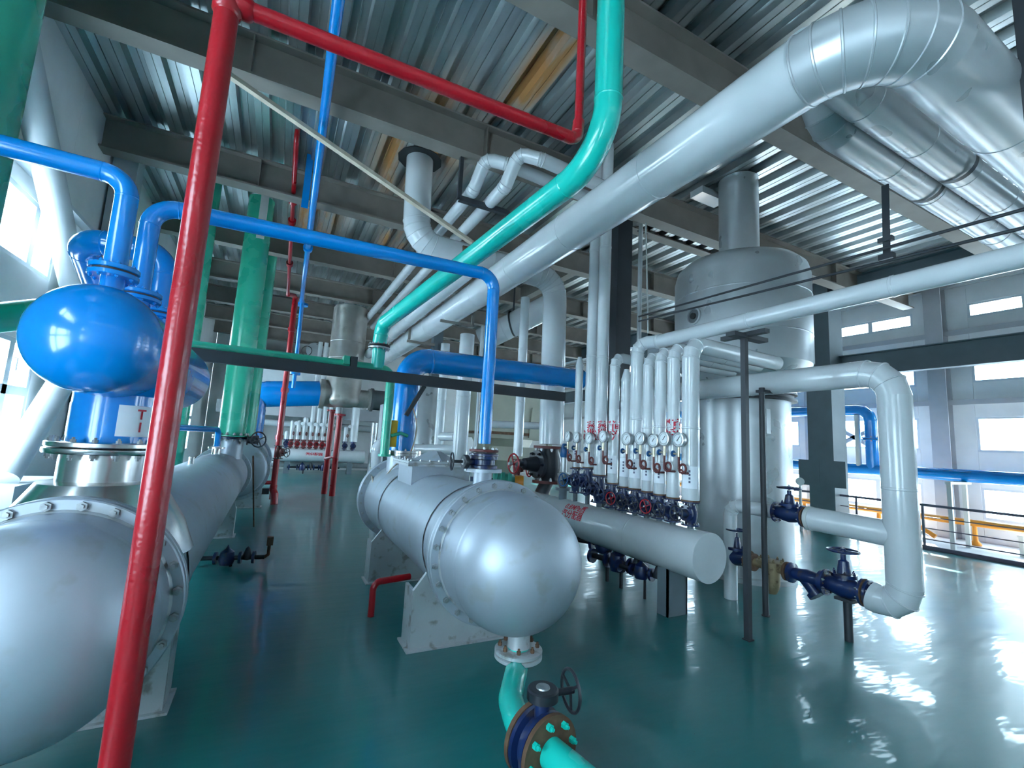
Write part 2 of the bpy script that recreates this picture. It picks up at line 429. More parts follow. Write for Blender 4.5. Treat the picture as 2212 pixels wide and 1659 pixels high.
def gate_valve(name, label, c, flow, stem, r, L, body='valve_blue', wheel='valve_blue', fl='valve_blue', wheel_R=None, stem_len=None, cat='valve', group=None, thing=None, tall=1.0):
    c = Vector(c); f = Vector(flow).normalized(); s = Vector(stem).normalized()
    T = thing or Thing(name, label, cat, c-Vector((0, 0, r*1.6)), group)
    h = L/2; wheel_R = wheel_R or r*1.5; sl = stem_len or r*3.6
    T.part('body', MB().lathe(c-f*h, f, [(0, 0), (r*1.02, 0), (r*1.02, h*0.25), (r*1.25, h*0.6), (r*1.4, h), (r*1.25, h*1.4), (r*1.02, h*1.75), (r*1.02, L), (0, L)], 24), body)
    for sg in (-1, 1):
        T.part('flange', MB().lathe(c+f*sg*(h-r*0.28), f*sg, [(0, 0), (r*1.75, 0), (r*1.75, r*0.28), (0, r*0.28)], 24), fl)
        mb = MB(); u, v, _ = frame_of(f)
        for i in range(8):
            a = 2*PI*(i+0.5)/8; mb.bolt(c+f*sg*(h-r*0.28)+u*(r*1.45*math.cos(a))+v*(r*1.45*math.sin(a)), -f*sg, r*0.16, r*0.2)
        T.part('bolt_ring', mb, 'bolt_steel', kind='stuff')
    T.part('bonnet', MB().lathe(c, s, [(0, 0), (r*1.1, r*0.6), (r*0.95, r*1.25), (r*1.5, r*1.3), (r*1.5, r*1.75), (r*0.85, r*1.8), (r*0.6, sl*0.72*tall), (r*0.34, sl*0.76*tall), (r*0.34, sl*0.9), (0, sl*0.9)], 20), body)
    mb = MB(); u, v, _ = frame_of(s)
    for i in range(6):
        a = 2*PI*i/6; mb.bolt(c+s*r*1.75+u*(r*1.25*math.cos(a))+v*(r*1.25*math.sin(a)), s, r*0.17, r*0.26)
    T.part('bonnet_bolts', mb, body, kind='stuff')
    T.part('stem', MB().cyl(c+s*sl*0.7, c+s*(sl*1.12), r*0.16, 10), 'bolt_steel')
    handwheel(T, c+s*sl, s, wheel_R, wheel)
    return T
def butterfly_valve(name, label, c, flow, stem, r, body='valve_blue', wheel_dir=None, wheel_R=0.1, th=0.09, wheel='valve_black', cat='valve'):
    c = Vector(c); f = Vector(flow).normalized(); s = Vector(stem).normalized()
    T = Thing(name, label, cat, c-Vector((0, 0, r*1.3)))
    T.part('body', MB().lathe(c-f*th/2, f, [(0, 0), (r*1.55, 0), (r*1.55, th*0.22), (r*1.25, th*0.3), (r*1.25, th*0.7), (r*1.55, th*0.78), (r*1.55, th), (0, th)], 36), body)
    bolt_circle(T, c-f*th*0.5, -f, r*1.38, 8, r*0.1, r*0.1, 'rust_iron', a0=0.2)
    k = T.part('neck', MB().cyl(c+s*r*1.1, c+s*(r*1.95), r*0.36, 18), body)
    g = T.part('gearbox', MB().lathe(c+s*r*1.85, s, [(0, 0), (r*0.45, 0), (r*0.55, r*0.1), (r*0.75, r*0.15), (r*0.75, r*0.55), (r*0.68, r*0.62), (0, r*0.62)], 22), wheel)
    T.part('indicator_cap', MB().lathe(c+s*r*2.47, s, [(r*0.34, 0), (r*0.32, r*0.06), (0, r*0.06)], 20), 'bolt_steel', g)
    mb_c = c+s*r*2.15; wd = Vector(wheel_dir).normalized()
    bolt_circle(T, mb_c+(-f)*r*0.72, -f, r*0.0, 1, r*0.1, r*0.14, 'bolt_steel', g)
    T.part('shaft', MB().cyl(mb_c, mb_c+wd*r*1.55, r*0.16, 12), wheel)
    handwheel(T, mb_c+wd*r*1.5, wd, wheel_R, wheel, spokes=3)
    return T
def text_part(T, txt, c, right, up, h, mat='red_print', parent=None, wrap=None, name='lettering', lift=0.004, spacing=0.95):
    """flat print; wrap=(axis point, axis direction, radius) lays it round a cylinder"""
    cu = bpy.data.curves.new(name, 'FONT'); cu.body = txt; cu.size = h; cu.align_x = 'CENTER'; cu.align_y = 'CENTER'; cu.space_line = spacing
    cu.resolution_u = 2; cu.offset = h*0.022
    tmp = bpy.data.objects.new('tmp_text', cu); COL.objects.link(tmp)
    dg = bpy.context.evaluated_depsgraph_get(); me = bpy.data.meshes.new_from_object(tmp.evaluated_get(dg))
    bpy.data.objects.remove(tmp); bpy.data.curves.remove(cu)
    R_, U_ = Vector(right).normalized(), Vector(up).normalized(); N_ = R_.cross(U_); c = Vector(c)
    for v in me.vertices:
        p = c + R_*v.co.x + U_*v.co.y
        if wrap:
            o, ax, rad = Vector(wrap[0]), Vector(wrap[1]).normalized(), wrap[2]
            q = p-o; al = ax*q.dot(ax)
            nn = N_ - ax*N_.dot(ax); nn.normalize(); tt = ax.cross(nn); s = (q-al).dot(tt)
            an = s/rad; p = o + al + (nn*math.cos(an)+tt*math.sin(an))*(rad+lift)
        else: p = p + N_*lift
        v.co = p - T.loc
    me.materials.clear(); me.materials.append(MATS[mat])
    ob = bpy.data.objects.new(name, me); COL.objects.link(ob); ob.parent = parent or T.o
    return ob
# ================================================================== THE SETTING
XL, XR, YN, YF, ZD = -2.6, 14.3, -6.0, 22.6, 5.95
struct('floor', MB().box((XL-0.2, YN-0.2, -0.2), (11.6, YF+0.2, 0)), 'green_epoxy')
struct('floor', MB().box((11.6, YN-0.2, -0.2), (XR+0.2, YF+0.2, -0.005)), 'concrete_pale')
ceil = bpy.data.objects.new('ceiling', None); COL.objects.link(ceil); ceil['kind'] = 'structure'
struct('slab', MB().box((XL-0.2, YN-0.2, ZD+0.125), (XR+0.2, YF+0.2, ZD+0.32)), 'concrete_pale', ceil)
def deck_sheet(x0, n=2, pitch=0.38):
    mb = MB(); pr = []; D = 0.105
    for k in range(n):
        x = x0+k*pitch
        pr += [(x, ZD), (x+0.08, ZD), (x+0.083, ZD+0.014), (x+0.092, ZD+0.014), (x+0.095, ZD), (x+0.175, ZD), (x+0.195, ZD+D), (x+0.268, ZD+D), (x+0.272, ZD+D-0.014), (x+0.283, ZD+D-0.014), (x+0.287, ZD+D), (x+0.36, ZD+D)]
    pr.append((x0+n*pitch-0.002, ZD))
    ys = [YN, 2.0, 8.0, 14.0, YF]; m = len(pr)
    for y in ys:
        for x, z in pr: mb.v.append(Vector((x, y, z)))
    for j in range(len(ys)-1):
        for i in range(m-1): mb.f.append((j*m+i, j*m+i+1, (j+1)*m+i+1, (j+1)*m+i))
    return mb
x = XL
while x < XR-0.1:
    struct('deck_sheet', deck_sheet(x), 'galvanised_deck', ceil); x += 0.76
def wall_x(name, X, th, y0, y1, z1, bays, rows, mat, sgn):
    """a wall in the plane X with window openings; every solid piece is a panel of its own"""
    w = bpy.data.objects.new(name, None); COL.objects.link(w); w['kind'] = 'structure'
    xa, xb = (X, X+th*sgn) if sgn > 0 else (X+th*sgn, X)
    cur = y0
    for a, b in bays+[(y1, y1)]:
        if a > cur: struct('wall_panel', MB().box((xa, cur, 0), (xb, a-0.004, z1)), mat, w)
        if b > a:
            z = 0
            for r0, r1 in rows+[(z1, z1)]:
                if r0 > z: struct('wall_panel', MB().box((xa, a, z), (xb, b-0.004, r0)), mat, w)
                z = r1
        cur = b
    return w
WN = [0]
def window_x(X, y0, y1, z0, z1, sgn, mulls, handles=False, transom=None):
    """frame, mullions and panes of one opening in a wall of plane X; sgn points into the room"""
    WN[0] += 1
    w = bpy.data.objects.new('window_%d' % WN[0], None); COL.objects.link(w); w['kind'] = 'structure'
    a, b = X-0.03, X+0.05; t = 0.05
    if sgn < 0: a, b = X-0.05, X+0.03
    for lo, hi in (((a, y0, z0), (b, y1, z0+t)), ((a, y0, z1-t), (b, y1, z1)), ((a, y0, z0+t), (b, y0+t, z1-t)), ((a, y1-t, z0+t), (b, y1, z1-t))):
        struct('frame_bar', MB().box(lo, hi), 'window_frame', w)
    edges = [y0+t]
    for m in mulls:
        struct('mullion', MB().box((a-0.0*sgn, m-0.05, z0+t), (b, m+0.05, z1-t)), 'window_frame', w); edges += [m-0.05, m+0.05]
    edges.append(y1-t)
    zs = [(z0+t, z1-t)]
    if transom:
        struct('transom', MB().box((a, y0+t, transom-0.05), (b, y1-t, transom+0.05)), 'window_frame', w); zs = [(z0+t, transom-0.05), (transom+0.05, z1-t)]
    for i in range(0, len(edges), 2):
        for c, d in zs:
            struct('pane', MB().box((X-0.006, edges[i], c), (X+0.006, edges[i+1], d)), 'window_glass', w)
            if handles:
                hx = b if sgn > 0 else a
                hy = edges[i+1]-0.03 if i == 0 else edges[i]+0.02; hz = (c+d)/2
                struct('handle', MB().tube([(hx, hy, hz+0.07), (hx+sgn*0.035, hy, hz+0.07), (hx+sgn*0.035, hy, hz-0.07)], 0.008, 8), 'window_frame', w)
LB = [(4.9-5.85*2+5.85*k, 7.3-5.85*2+5.85*k) for k in range(5)]
LB = [(a, b) for a, b in LB if b > YN+0.3]
LR = [(0.85, 2.5), (3.28, 4.02)]
wl = wall_x('wall_left', XL, 0.2, YN, YF, ZD+0.1, LB, LR, 'wall_panel', -1)
for a, b in LB:
    window_x(XL-0.06, a, b, 0.85, 2.5, 1, [a+0.62, b-0.52], True, transom=1.94)
    window_x(XL-0.06, a, b, 3.28, 4.02, 1, [a+0.62, b-0.52], True)
RB = [(5.5+2.95*k, 7.4+2.95*k) for k in range(-3, 5)]
RB = [(a, b) for a, b in RB if a > YN+0.1]
RR = [(0.5, 1.2), (2.0, 2.8), (3.6, 4.05), (5.15, 5.5)]
wr = wall_x('wall_right', XR, 0.2, YN, YF, ZD+0.1, RB, RR, 'wall_panel', 1)
for a, b in RB:
    for z0, z1 in RR:
        window_x(XR+0.06, a, b, z0, z1, -1, [(a+b)/2])
for a, b in RB:                                                     # posts and girts on the inside of the right wall
    y = a-0.5
    struct('wall_post', MB().box((XR-0.28, y-0.17, 0), (XR-0.26, y+0.17, ZD)).box((XR-0.26, y-0.012, 0), (XR-0.02, y+0.012, ZD)).box((XR-0.02, y-0.17, 0), (XR, y+0.17, ZD)), 'wall_girt', wr)
for z in (1.42, 3.18, 4.85):
    struct('girt', MB().box((XR-0.14, YN, z), (XR, YF, z+0.02)).box((XR-0.14, YN, z-0.1), (XR-0.12, YF, z)), 'wall_girt', wr)
w = bpy.data.objects.new('wall_near', None); COL.objects.link(w); w['kind'] = 'structure'
for k in range(9):
    struct('wall_panel', MB().box((XL+k*2.1, YN-0.2, 0), (XL+k*2.1+0.4, YN, ZD)), 'wall_panel', w)
for z0, z1 in ((0, 2.6), (2.605, ZD)):
    struct('wall_panel', MB().box((XL, YN-0.18, z0), (XR, YN-0.02, z1)), 'wall_panel', w)
struct('wall_far', MB().box((XL, YF, 0), (XR, YF+0.2, ZD+0.1)), 'wall_panel')

# ------------------------------------------------------------------ steel frame
ORD = ['first', 'second', 'third', 'fourth', 'fifth', 'sixth', 'seventh', 'eighth', 'ninth']
def i_beam(name, label, a, b, z0, z1, wd=0.24, tf=0.025, mat='steel_beam', stiff=2.8, off=0.0):
    """a horizontal rolled beam from a to b (x, y)"""
    a, b = Vector((a[0], a[1], 0)), Vector((b[0], b[1], 0)); d = (b-a).normalized(); L = (b-a).length
    T = Thing(name, label, 'beam', ((a.x+b.x)/2, (a.y+b.y)/2, z0))
    up = Vector((0, 0, 1))
    T.part('bottom_flange', MB().bar(a+up*(z0+tf/2), b+up*(z0+tf/2), wd, tf), mat, smooth=False)
    T.part('top_flange', MB().bar(a+up*(z1-tf/2), b+up*(z1-tf/2), wd, tf), mat, smooth=False)
    T.part('web', MB().bar(a+up*((z0+z1)/2), b+up*((z0+z1)/2), 0.02, z1-z0-2*tf), mat, smooth=False)
    s = d.cross(up); k = off
    while stiff and k < L-0.2:
        if k > 0.2:
            p = a+d*k
            T.part('stiffener', MB().bar(p-s*(wd/2-0.01)+up*((z0+z1)/2), p+s*(wd/2-0.01)+up*((z0+z1)/2), 0.015, z1-z0-2*tf), mat, smooth=False)
        k += stiff
    return T
BY = [0.55, 3.1, 5.45, 8.05, 10.9, 13.6, 16.2, 18.8, 21.4]
BL = ['dark steel roof beam nearest the camera above the white pipe elbow', 'dark steel roof beam passing just behind the green drop pipe',
      'dark steel roof beam crossing behind the red horizontal pipe', 'dark steel roof beam behind the white elbow from the ceiling', 'dark steel roof beam above the blue horizontal pipe',
      'dark steel roof beam just behind the top of the stainless separator', 'sixth roof beam back, behind the stainless separator',
      'seventh roof beam back, above the far white drum', 'farthest steel roof beam against the end wall']
BL[5] = 'dark steel roof beam just beyond the stainless separator top'
BL[6] = 'sixth roof beam, next beyond the beam at the stainless separator'
for y, l in zip(BY, BL): i_beam('roof_beam', l, (XL, y), (11.6, y), 5.45, ZD-0.002, off=1.95)
for k, (y, l) in enumerate(zip((0.55, 5.45, 10.9, 16.2), ('roof beam stub beyond the railing, nearest bay', 'roof beam stub beyond the railing past the column', 'roof beam stub beyond the railing, third bay', 'roof beam stub beyond the railing, farthest bay'))):
    i_beam('roof_beam', l, (11.8, y), (XR-0.3, y), 5.55, ZD-0.002, stiff=0)
i_beam('edge_beam', 'long blue-grey edge beam under the deck above the railing', (11.7, YN), (11.7, YF), 5.46, ZD-0.002, mat='column_grey', stiff=0)
i_beam('crane_beam', 'long blue-grey girder spanning in front of the upper windows', (11.95, YN), (11.95, YF), 3.62, 4.13, wd=0.2, mat='column_grey', stiff=0)
zb_ = PY(1390, 478, 6.55).z; zt_ = min(PY(1390, 402, 6.55).z, ZD-0.02)
GB = i_beam('cross_girder', 'brown-grey girder with a bolted splice plate behind the tank neck', (5.65, 6.55), (11.45, 6.55), zb_, zt_, wd=0.22, stiff=0.95)
GB.part('splice_plate', MB().box((5.8, 6.425, zb_+0.03), (6.1, 6.44, zt_-0.03)), 'steel_beam', smooth=False)
for i_ in range(4):
    for j_ in range(5): GB.part_at('bolt', bolt_mesh(0.016, 0.012, 'steel_dark'), (5.84+i_*0.073, 6.425, zb_+0.08+j_*(zt_-zb_-0.16)/4), (0, -1, 0))
i_beam('cross_beam', 'short dark joist between the deck beams behind the flash tank neck', (5.6, 8.2), (5.6, 10.75), 5.5, ZD-0.01, wd=0.2)
def column(label, x, y, w=0.6, brackets=False, mat='column_grey'):
    T = Thing('steel_column', label, 'column', (x, y, 0)); h = w/2
    T.part('flange_plate', MB().box((x-h, y-h, 0), (x-h+0.03, y+h, ZD)), mat, smooth=False)
    T.part('flange_plate', MB().box((x+h-0.03, y-h, 0), (x+h, y+h, ZD)), mat, smooth=False)
    T.part('web_plate', MB().box((x-h+0.03, y-0.02, 0), (x+h-0.03, y+0.02, ZD)), mat, smooth=False)
    T.part('side_plate', MB().box((x-h+0.03, y-h, 0.02), (x+h-0.03, y-h+0.02, ZD)), mat, smooth=False)
    T.part('base_plate', MB().box((x-h-0.1, y-h-0.1, 0), (x+h+0.1, y+h+0.1, 0.03)), mat, smooth=False)
    if brackets:
        for z0, z1 in ((1.02, 1.62),):
            for sg in (-1, 1):
                T.part('bracket_plate', MB().box((x-h-0.005, y+sg*h-0.24, z0), (x-h+0.02, y+sg*h+0.24, z1)), mat, smooth=False)
    return T
column('blue-grey steel column at the railing with bracket plates', 11.75, 6.3, 0.56, True)
column('steel column at the railing nearest the camera side', 11.75, 0.3, 0.56)
column('steel column at the railing beyond the flash tank', 11.75, 12.3, 0.56)
c2 = column('dark steel column behind the row of white risers', 5.45, 6.5, 0.34, mat='steel_dark')
column('dark steel column far behind the blue duct', 4.4, 14.2, 0.3, mat='column_grey')
column('dark steel column by the left wall beyond the green risers', -2.2, 13.5, 0.45, mat='column_grey')
column('steel column of the left wall behind the blue vessel', -2.42, 8.6, 0.3, mat='brace_paint')

# knee brace on the left wall
T = Thing('knee_brace', 'pale grey round brace tubes forming a K on the left wall', 'brace', (XL+0.2, 6.6, 0.95))
e1, e2, e3 = PX(97, 335, XL+0.22), PX(185, 740, XL+0.22), PX(5, 1035, XL+0.22)
T.part('upper_tube', MB().cyl(e1+(e1-e2)*0.9, e2, 0.13, 24), 'brace_paint'); T.part('lower_tube', MB().cyl(e2, e3, 0.13, 24), 'brace_paint')
T.part('foot_block', MB().box((XL+0.02, 6.2, 0), (XL+0.42, 7.35, 0.98)), 'brace_paint', smooth=False)
T.part('node_plate', MB().box((XL+0.2, e2.y-0.2, e2.z-0.25), (XL+0.23, e2.y+0.2, e2.z+0.25)), 'brace_paint', smooth=False)
# ledge bar above the upper left window
solo('ledge_angle', MB().bar((XL+0.06, 5.0, 4.22), (XL+0.06, 8.3, 4.22), 0.12, 0.05), 'window_frame', 'pale steel ledge above the upper left window', 'ledge', smooth=False)

# railing at the floor edge
T = Thing('guard_railing', 'purple-grey pipe railing along the bright floor edge', 'railing', (11.68, 4.0, 0))
ys = [4.52-1.75*k for k in range(6)]
for y0 in (4.52,):
    for y in ys: T.part('post', MB().cyl((11.68, y, 0), (11.68, y, 0.85), 0.022, 12), 'rail_paint')
    T.part('top_rail', MB().bar((11.68, 4.55, 0.85), (11.68, -4.3, 0.85), 0.05, 0.045), 'rail_paint', smooth=False)
    for z in (0.62, 0.40, 0.19): T.part('mid_rail', MB().cyl((11.68, 4.52, z), (11.68, -4.3, z), 0.010, 8), 'rail_paint')
    T.part('kerb_plate', MB().box((11.63, -4.3, 0), (11.70, 4.56, 0.07)), 'rail_paint', smooth=False)
T = Thing('guard_railing', 'railing section behind the column beyond the U-shaped pipe', 'railing', (11.68, 8.5, 0))
for y in (4.95, 5.7, 7.2, 8.8, 10.4): T.part('post', MB().cyl((11.68, y, 0), (11.68, y, 0.85), 0.02, 12), 'rail_paint')
T.part('top_rail', MB().bar((11.68, 4.9, 0.85), (11.68, 10.4, 0.85), 0.05, 0.045), 'rail_paint', smooth=False)
for z in (0.62, 0.40, 0.19): T.part('mid_rail', MB().cyl((11.68, 4.95, z), (11.68, 10.4, z), 0.010, 8), 'rail_paint')
# ================================================================== HEAT EXCHANGERS
def head_profile(r, cyl, depth, k=10):
    """straight skirt then elliptical dome"""
    return [(r, 0), (r, cyl)]+[(r*math.cos(a), cyl+depth*math.sin(a)) for a in [PI/2*i/k for i in range(1, k+1)]]
def exchanger(label, X, Z, y0, y1, R, rs, dome_y, depth, nb=24, far_dome=True, saddles=(), saddle_w=0.95, sad_mat='silver_scuffed', th=0.05, rh=None):
    T = Thing('heat_exchanger', label, 'heat exchanger', (X, (y0+y1)/2, 0))
    ax = Vector((0, 1, 0)); rh = rh or rs*1.02
    T.part('shell', MB().cyl((X, y0, Z), (X, y1, Z), rs, 64), 'silver_paint')
    for k, y in enumerate((y0, y1)):
        s = 1 if k == 0 else -1
        for q in (-1, 1):
            yy = y+q*(th*0.5+0.004)
            T.part('flange_ring', MB().lathe((X, yy-th/2, Z), ax, [(0, 0), (R-0.006, 0), (R, 0.006), (R, th-0.006), (R-0.006, th), (0, th)], 72), 'silver_paint')
        bolt_circle(T, (X, y-s*(th+0.004), Z), (0, -s, 0), (R+rs)/2+0.004, nb, 0.022, 0.018, 'bolt_steel', a0=PI/nb)
        bolt_circle(T, (X, y+s*(th+0.004), Z), (0, s, 0), (R+rs)/2+0.004, nb, 0.016, 0.014, 'bolt_steel', a0=PI/nb)
    yd = y0-th
    head = T.part('dome_head', MB().lathe((X, yd, Z), (0, -1, 0), head_profile(rh, yd-dome_y, depth, 14), 64), 'silver_paint')
    T.part('weld_seam', MB().tube([(X, dome_y+0.02, Z), (X, dome_y+0.012, Z), (X, dome_y-0.004, Z)], [rh, rh+0.004, rh], 64, caps=False), 'silver_paint', head)
    T.part('weld_seam', MB().tube([(X, yd, Z), (X, yd-0.012, Z), (X, yd-0.02, Z)], [rh+0.012, rh+0.008, rh], 64, caps=False), 'silver_scuffed', head)
    if far_dome: T.part('dome_head', MB().lathe((X, y1+th, Z), (0, 1, 0), head_profile(rh, 0.12, depth*0.8, 10), 48), 'silver_paint')
    for ys in saddles:
        h = saddle_w/2
        sd = T.part('saddle', MB().extrude([(X-h, ys, 0.012), (X+h, ys, 0.012), (X+h, ys, Z*0.55), (X+rs*0.86, ys, Z-rs*0.5), (X, ys, Z-rs*0.9), (X-rs*0.86, ys, Z-rs*0.5), (X-h, ys, Z*0.55)], (0, 0.035, 0)), sad_mat, smooth=False)
        for sx in (-h+0.01, h-0.01):
            T.part('rib_plate', MB().box((X+sx-0.012, ys+0.03, 0.012), (X+sx+0.012, ys+0.24, Z*0.55)), sad_mat, sd, smooth=False)
        T.part('base_plate', MB().box((X-h-0.03, ys-0.03, 0), (X+h+0.03, ys+0.26, 0.014)), 'silver_scuffed', sd, smooth=False)
        T.part('saddle_pad', MB().tube([(X, ys-0.02, Z), (X, ys+0.26, Z)], [rs+0.01, rs+0.01], 48, caps=False), 'silver_paint', sd)
    return T
X1, Z1 = -0.82, 0.78
V1 = exchanger('large silver heat exchanger at the left behind the red pole', X1, Z1, 2.9, 10.2, 0.51, 0.44, 2.62, 0.34, saddles=(3.42, 8.3), saddle_w=0.82, far_dome=False)
X2, Z2 = 1.60, 0.82
V2 = exchanger('silver heat exchanger in the middle with a round domed end', X2, Z2, 3.28, 6.45, 0.535, 0.455, 2.92, 0.42, nb=24, saddles=(3.68, 5.45), saddle_w=1.0)
V3 = exchanger('farther silver heat exchanger beneath the tall green risers', -0.62, 0.85, 10.75, 14.6, 0.62, 0.54, 10.62, 0.1, nb=20, saddles=(11.3,), saddle_w=1.0)
# nozzles of the left exchanger: cone, stainless neck
T = V1
T.part('cone_transition', MB().lathe((X1, 3.34, 1.02), (0, 0, 1), [(0.46, -0.08), (0.40, 0.08), (0.27, 0.30), (0.21, 0.31), (0, 0.31)], 48), 'stainless')
T.part('nozzle', MB().cyl((X1, 3.34, 1.3), (X1, 3.34, 1.49), 0.2, 48), 'stainless')
T.part('flange', MB().lathe((X1, 3.34, 1.475), (0, 0, 1), [(0, 0), (0.265, 0), (0.27, 0.006), (0.27, 0.026), (0.265, 0.03), (0, 0.03)], 56), 'stainless')
bolt_circle(T, (X1, 3.34, 1.475), (0, 0, -1), 0.24, 16, 0.014, 0.018)
for y in (5.2, 6.4): T.part('thermowell', MB().cyl((X1, y, 1.2), (X1, y, 1.3), 0.03, 14), 'stainless')
T.part('nozzle', MB().cyl((X1, 8.9, 1.2), (X1, 8.9, 1.32), 0.06, 20), 'stainless')
T.part('flange', MB().lathe((X1, 8.9, 1.31), (0, 0, 1), [(0, 0), (0.12, 0), (0.12, 0.025), (0, 0.025)], 24), 'stainless')
# nozzles of the middle exchanger
T = V2
T.part('nozzle', MB().cyl((X2, 3.60, 1.2), (X2, 3.60, 1.40), 0.078, 24), 'silver_paint')
T.part('flange', MB().lathe((X2, 3.60, 1.395), (0, 0, 1), [(0, 0), (0.16, 0), (0.16, 0.028), (0, 0.028)], 32), 'silver_paint')
T.part('nozzle', MB().cyl((X2-0.08, 6.15, 1.2), (X2-0.08, 6.15, 1.42), 0.17, 32), 'silver_paint')
T.part('flange', MB().lathe((X2-0.08, 6.15, 1.41), (0, 0, 1), [(0, 0), (0.27, 0), (0.27, 0.03), (0, 0.03)], 40), 'stainless')
bolt_circle(T, (X2-0.08, 6.15, 1.41), (0, 0, -1), 0.24, 12, 0.013, 0.016)
hb = MB().box((X2-0.30, 4.72, 1.05), (X2+0.34, 5.30, 1.36)); T.part('inspection_box', hb, 'silver_paint', smooth=False)
lid = T.part('box_lid', MB().box((X2-0.36, 4.66, 1.36), (X2+0.40, 5.36, 1.385)), 'silver_scuffed', smooth=False)
T.part('box_lid', MB().box((X2-0.36, 4.66, 1.388), (X2+0.40, 5.36, 1.412)), 'silver_scuffed', smooth=False)
me = bolt_mesh(0.012, 0.012)
for i in range(8):
    T.part_at('bolt', me, (X2-0.33+i*0.1, 4.685, 1.412), (0, 0, 1), lid)
    T.part_at('bolt', me, (X2-0.33+i*0.1, 5.335, 1.412), (0, 0, 1), lid)
for i in range(1, 6): T.part_at('bolt', me, (X2-0.335, 4.685+i*0.11, 1.412), (0, 0, 1), lid)
T.part('lid_cone', MB().lathe((X2+0.02, 5.0, 1.412), (0, 0, 1), [(0.26, 0), (0.07, 0.10), (0, 0.105)], 4), 'silver_paint', lid, smooth=False)
# bottom outlet of the dome
YD = 2.84
T.part('drain_nozzle', MB().cyl((X2, YD, 0.30), (X2, YD, 0.48), 0.075, 28), 'silver_scuffed')
T.part('drain_flange', MB().lathe((X2, YD, 0.266), (0, 0, 1), [(0, 0), (0.155, 0), (0.16, 0.004), (0.16, 0.022), (0.155, 0.026), (0, 0.026)], 36), 'silver_scuffed')
bolt_circle(T, (X2, YD, 0.301), (0, 0, 1), 0.125, 8, 0.014, 0.02, 'rust_iron', a0=0.3)
text_part(T, '2', Vector((X2-0.20, 2.55, 0.90)), (1, -0.45, 0), (0, 0, 1), 0.10, 'rust_maroon') if False else None

# ------------------------------------------------------------------ blue steam separator and its pipes
ZV = 2.045
T = Thing('blue_vessel', 'bright blue horizontal vessel with rounded ends above the left exchanger', 'vessel', (X1, 3.3, 1.5))
T.part('shell', MB().cyl((X1, 2.86, ZV), (X1, 4.75, ZV), 0.266, 56), 'blue_paint')
T.part('end_cap', MB().lathe((X1, 2.86, ZV), (0, -1, 0), head_profile(0.266, 0.0, 0.21, 14), 56), 'blue_paint')
T.part('end_cap', MB().lathe((X1, 4.75, ZV), (0, 1, 0), head_profile(0.266, 0.0, 0.2, 14), 56), 'blue_paint')
T.part('outlet_neck', MB().cyl((X1, 3.34, 1.53), (X1, 3.34, ZV-0.1), 0.186, 48), 'blue_paint')
T.part('neck_weld', MB().tube([(X1, 3.34, 1.80), (X1, 3.34, 1.83), (X1, 3.34, 1.86)], [0.186, 0.205, 0.225], 48, caps=False), 'blue_paint')
T.part('neck_flange', MB().lathe((X1, 3.34, 1.51), (0, 0, 1), [(0, 0), (0.26, 0), (0.265, 0.005), (0.265, 0.024), (0.26, 0.028), (0, 0.028)], 56), 'stainless')
bolt_circle(T, (X1, 3.34, 1.538), (0, 0, 1), 0.24, 16, 0.013, 0.015)
pl = T.part('label_plate', MB().tube([(X1, 3.34, 1.57), (X1, 3.34, 1.745)], [0.189, 0.189], 48, caps=False), 'blue_paint')
# a curved white sheet on the neck with red letters
mb = MB(); n = 10
for z in (1.575, 1.745):
    for i in range(n+1):
        a = math.radians(-72+i*7.5); mb.v.append(Vector((X1+0.193*math.cos(a), 3.34+0.193*math.sin(a), z)))
for i in range(n): mb.f.append((i, i+1, n+1+i+1, n+1+i))
T.part('label_sheet', mb, 'paper', pl)
na = math.radians(-40); nn = Vector((math.cos(na), math.sin(na), 0)); rt = Vector((0, 0, 1)).cross(nn)
text_part(T, 'T\nI', Vector((X1, 3.34, 1.66))+nn*0.193, rt, (0, 0, 1), 0.075, 'red_print', pl, wrap=((X1, 3.34, 0), (0, 0, 1), 0.193))
noz = [(2.96, 0.05, 0.105), (3.43, 0.055, 0.115), (3.93, 0.085, 0.15)]
for y, r, R in noz:
    T.part('nozzle', MB().cyl((X1, y, ZV+0.2), (X1, y, 2.40), r, 24), 'blue_paint')
    flange(T, (X1, y, 2.41), (0, 0, 1), R, 0.024, mat='blue_paint', nb=8, bolts=True, bolt_mat='blue_paint')
pipe('blue_pipe', 'blue pipe rising from the near nozzle and turning to the left wall', [(X1, 2.96, 2.43), (X1, 2.96, 2.93), (XL+0.05, 2.92, 2.95)], 0.05, 'blue_paint', 0.11)
pipe('blue_pipe', 'long blue pipe crossing from the vessel to the middle exchanger', [(X1, 3.43, 2.43), (X1, 3.43, 3.0), (X2, 3.60, 3.13), (X2, 3.60, 1.63)], 0.054, 'blue_paint', [0.14, 0.13])
pipe('blue_pipe', 'blue pipe looping left behind the vessel nozzles', [(X1, 3.93, 2.43), (X1, 3.93, 2.86), (-1.30, 3.96, 2.86), (-1.34, 4.9, 2.5)], 0.085, 'blue_paint', [0.16, 0.15])
butterfly_valve('butterfly_valve', 'blue butterfly valve under the blue drop pipe on the middle exchanger', (X2, 3.60, 1.475), (0, 0, 1), (-1, -0.1, 0.0), 0.078, wheel_dir=(-1, 0.15, 0), wheel_R=0.07, th=0.10)
T = Thing('flange_collar', 'rusty flange collar where the blue drop pipe meets its valve', 'flange', (X2, 3.60, 1.53))
flange(T, (X2, 3.60, 1.555), (0, 0, 1), 0.125, 0.022, mat='rust_maroon', mat2='valve_blue', nb=8)

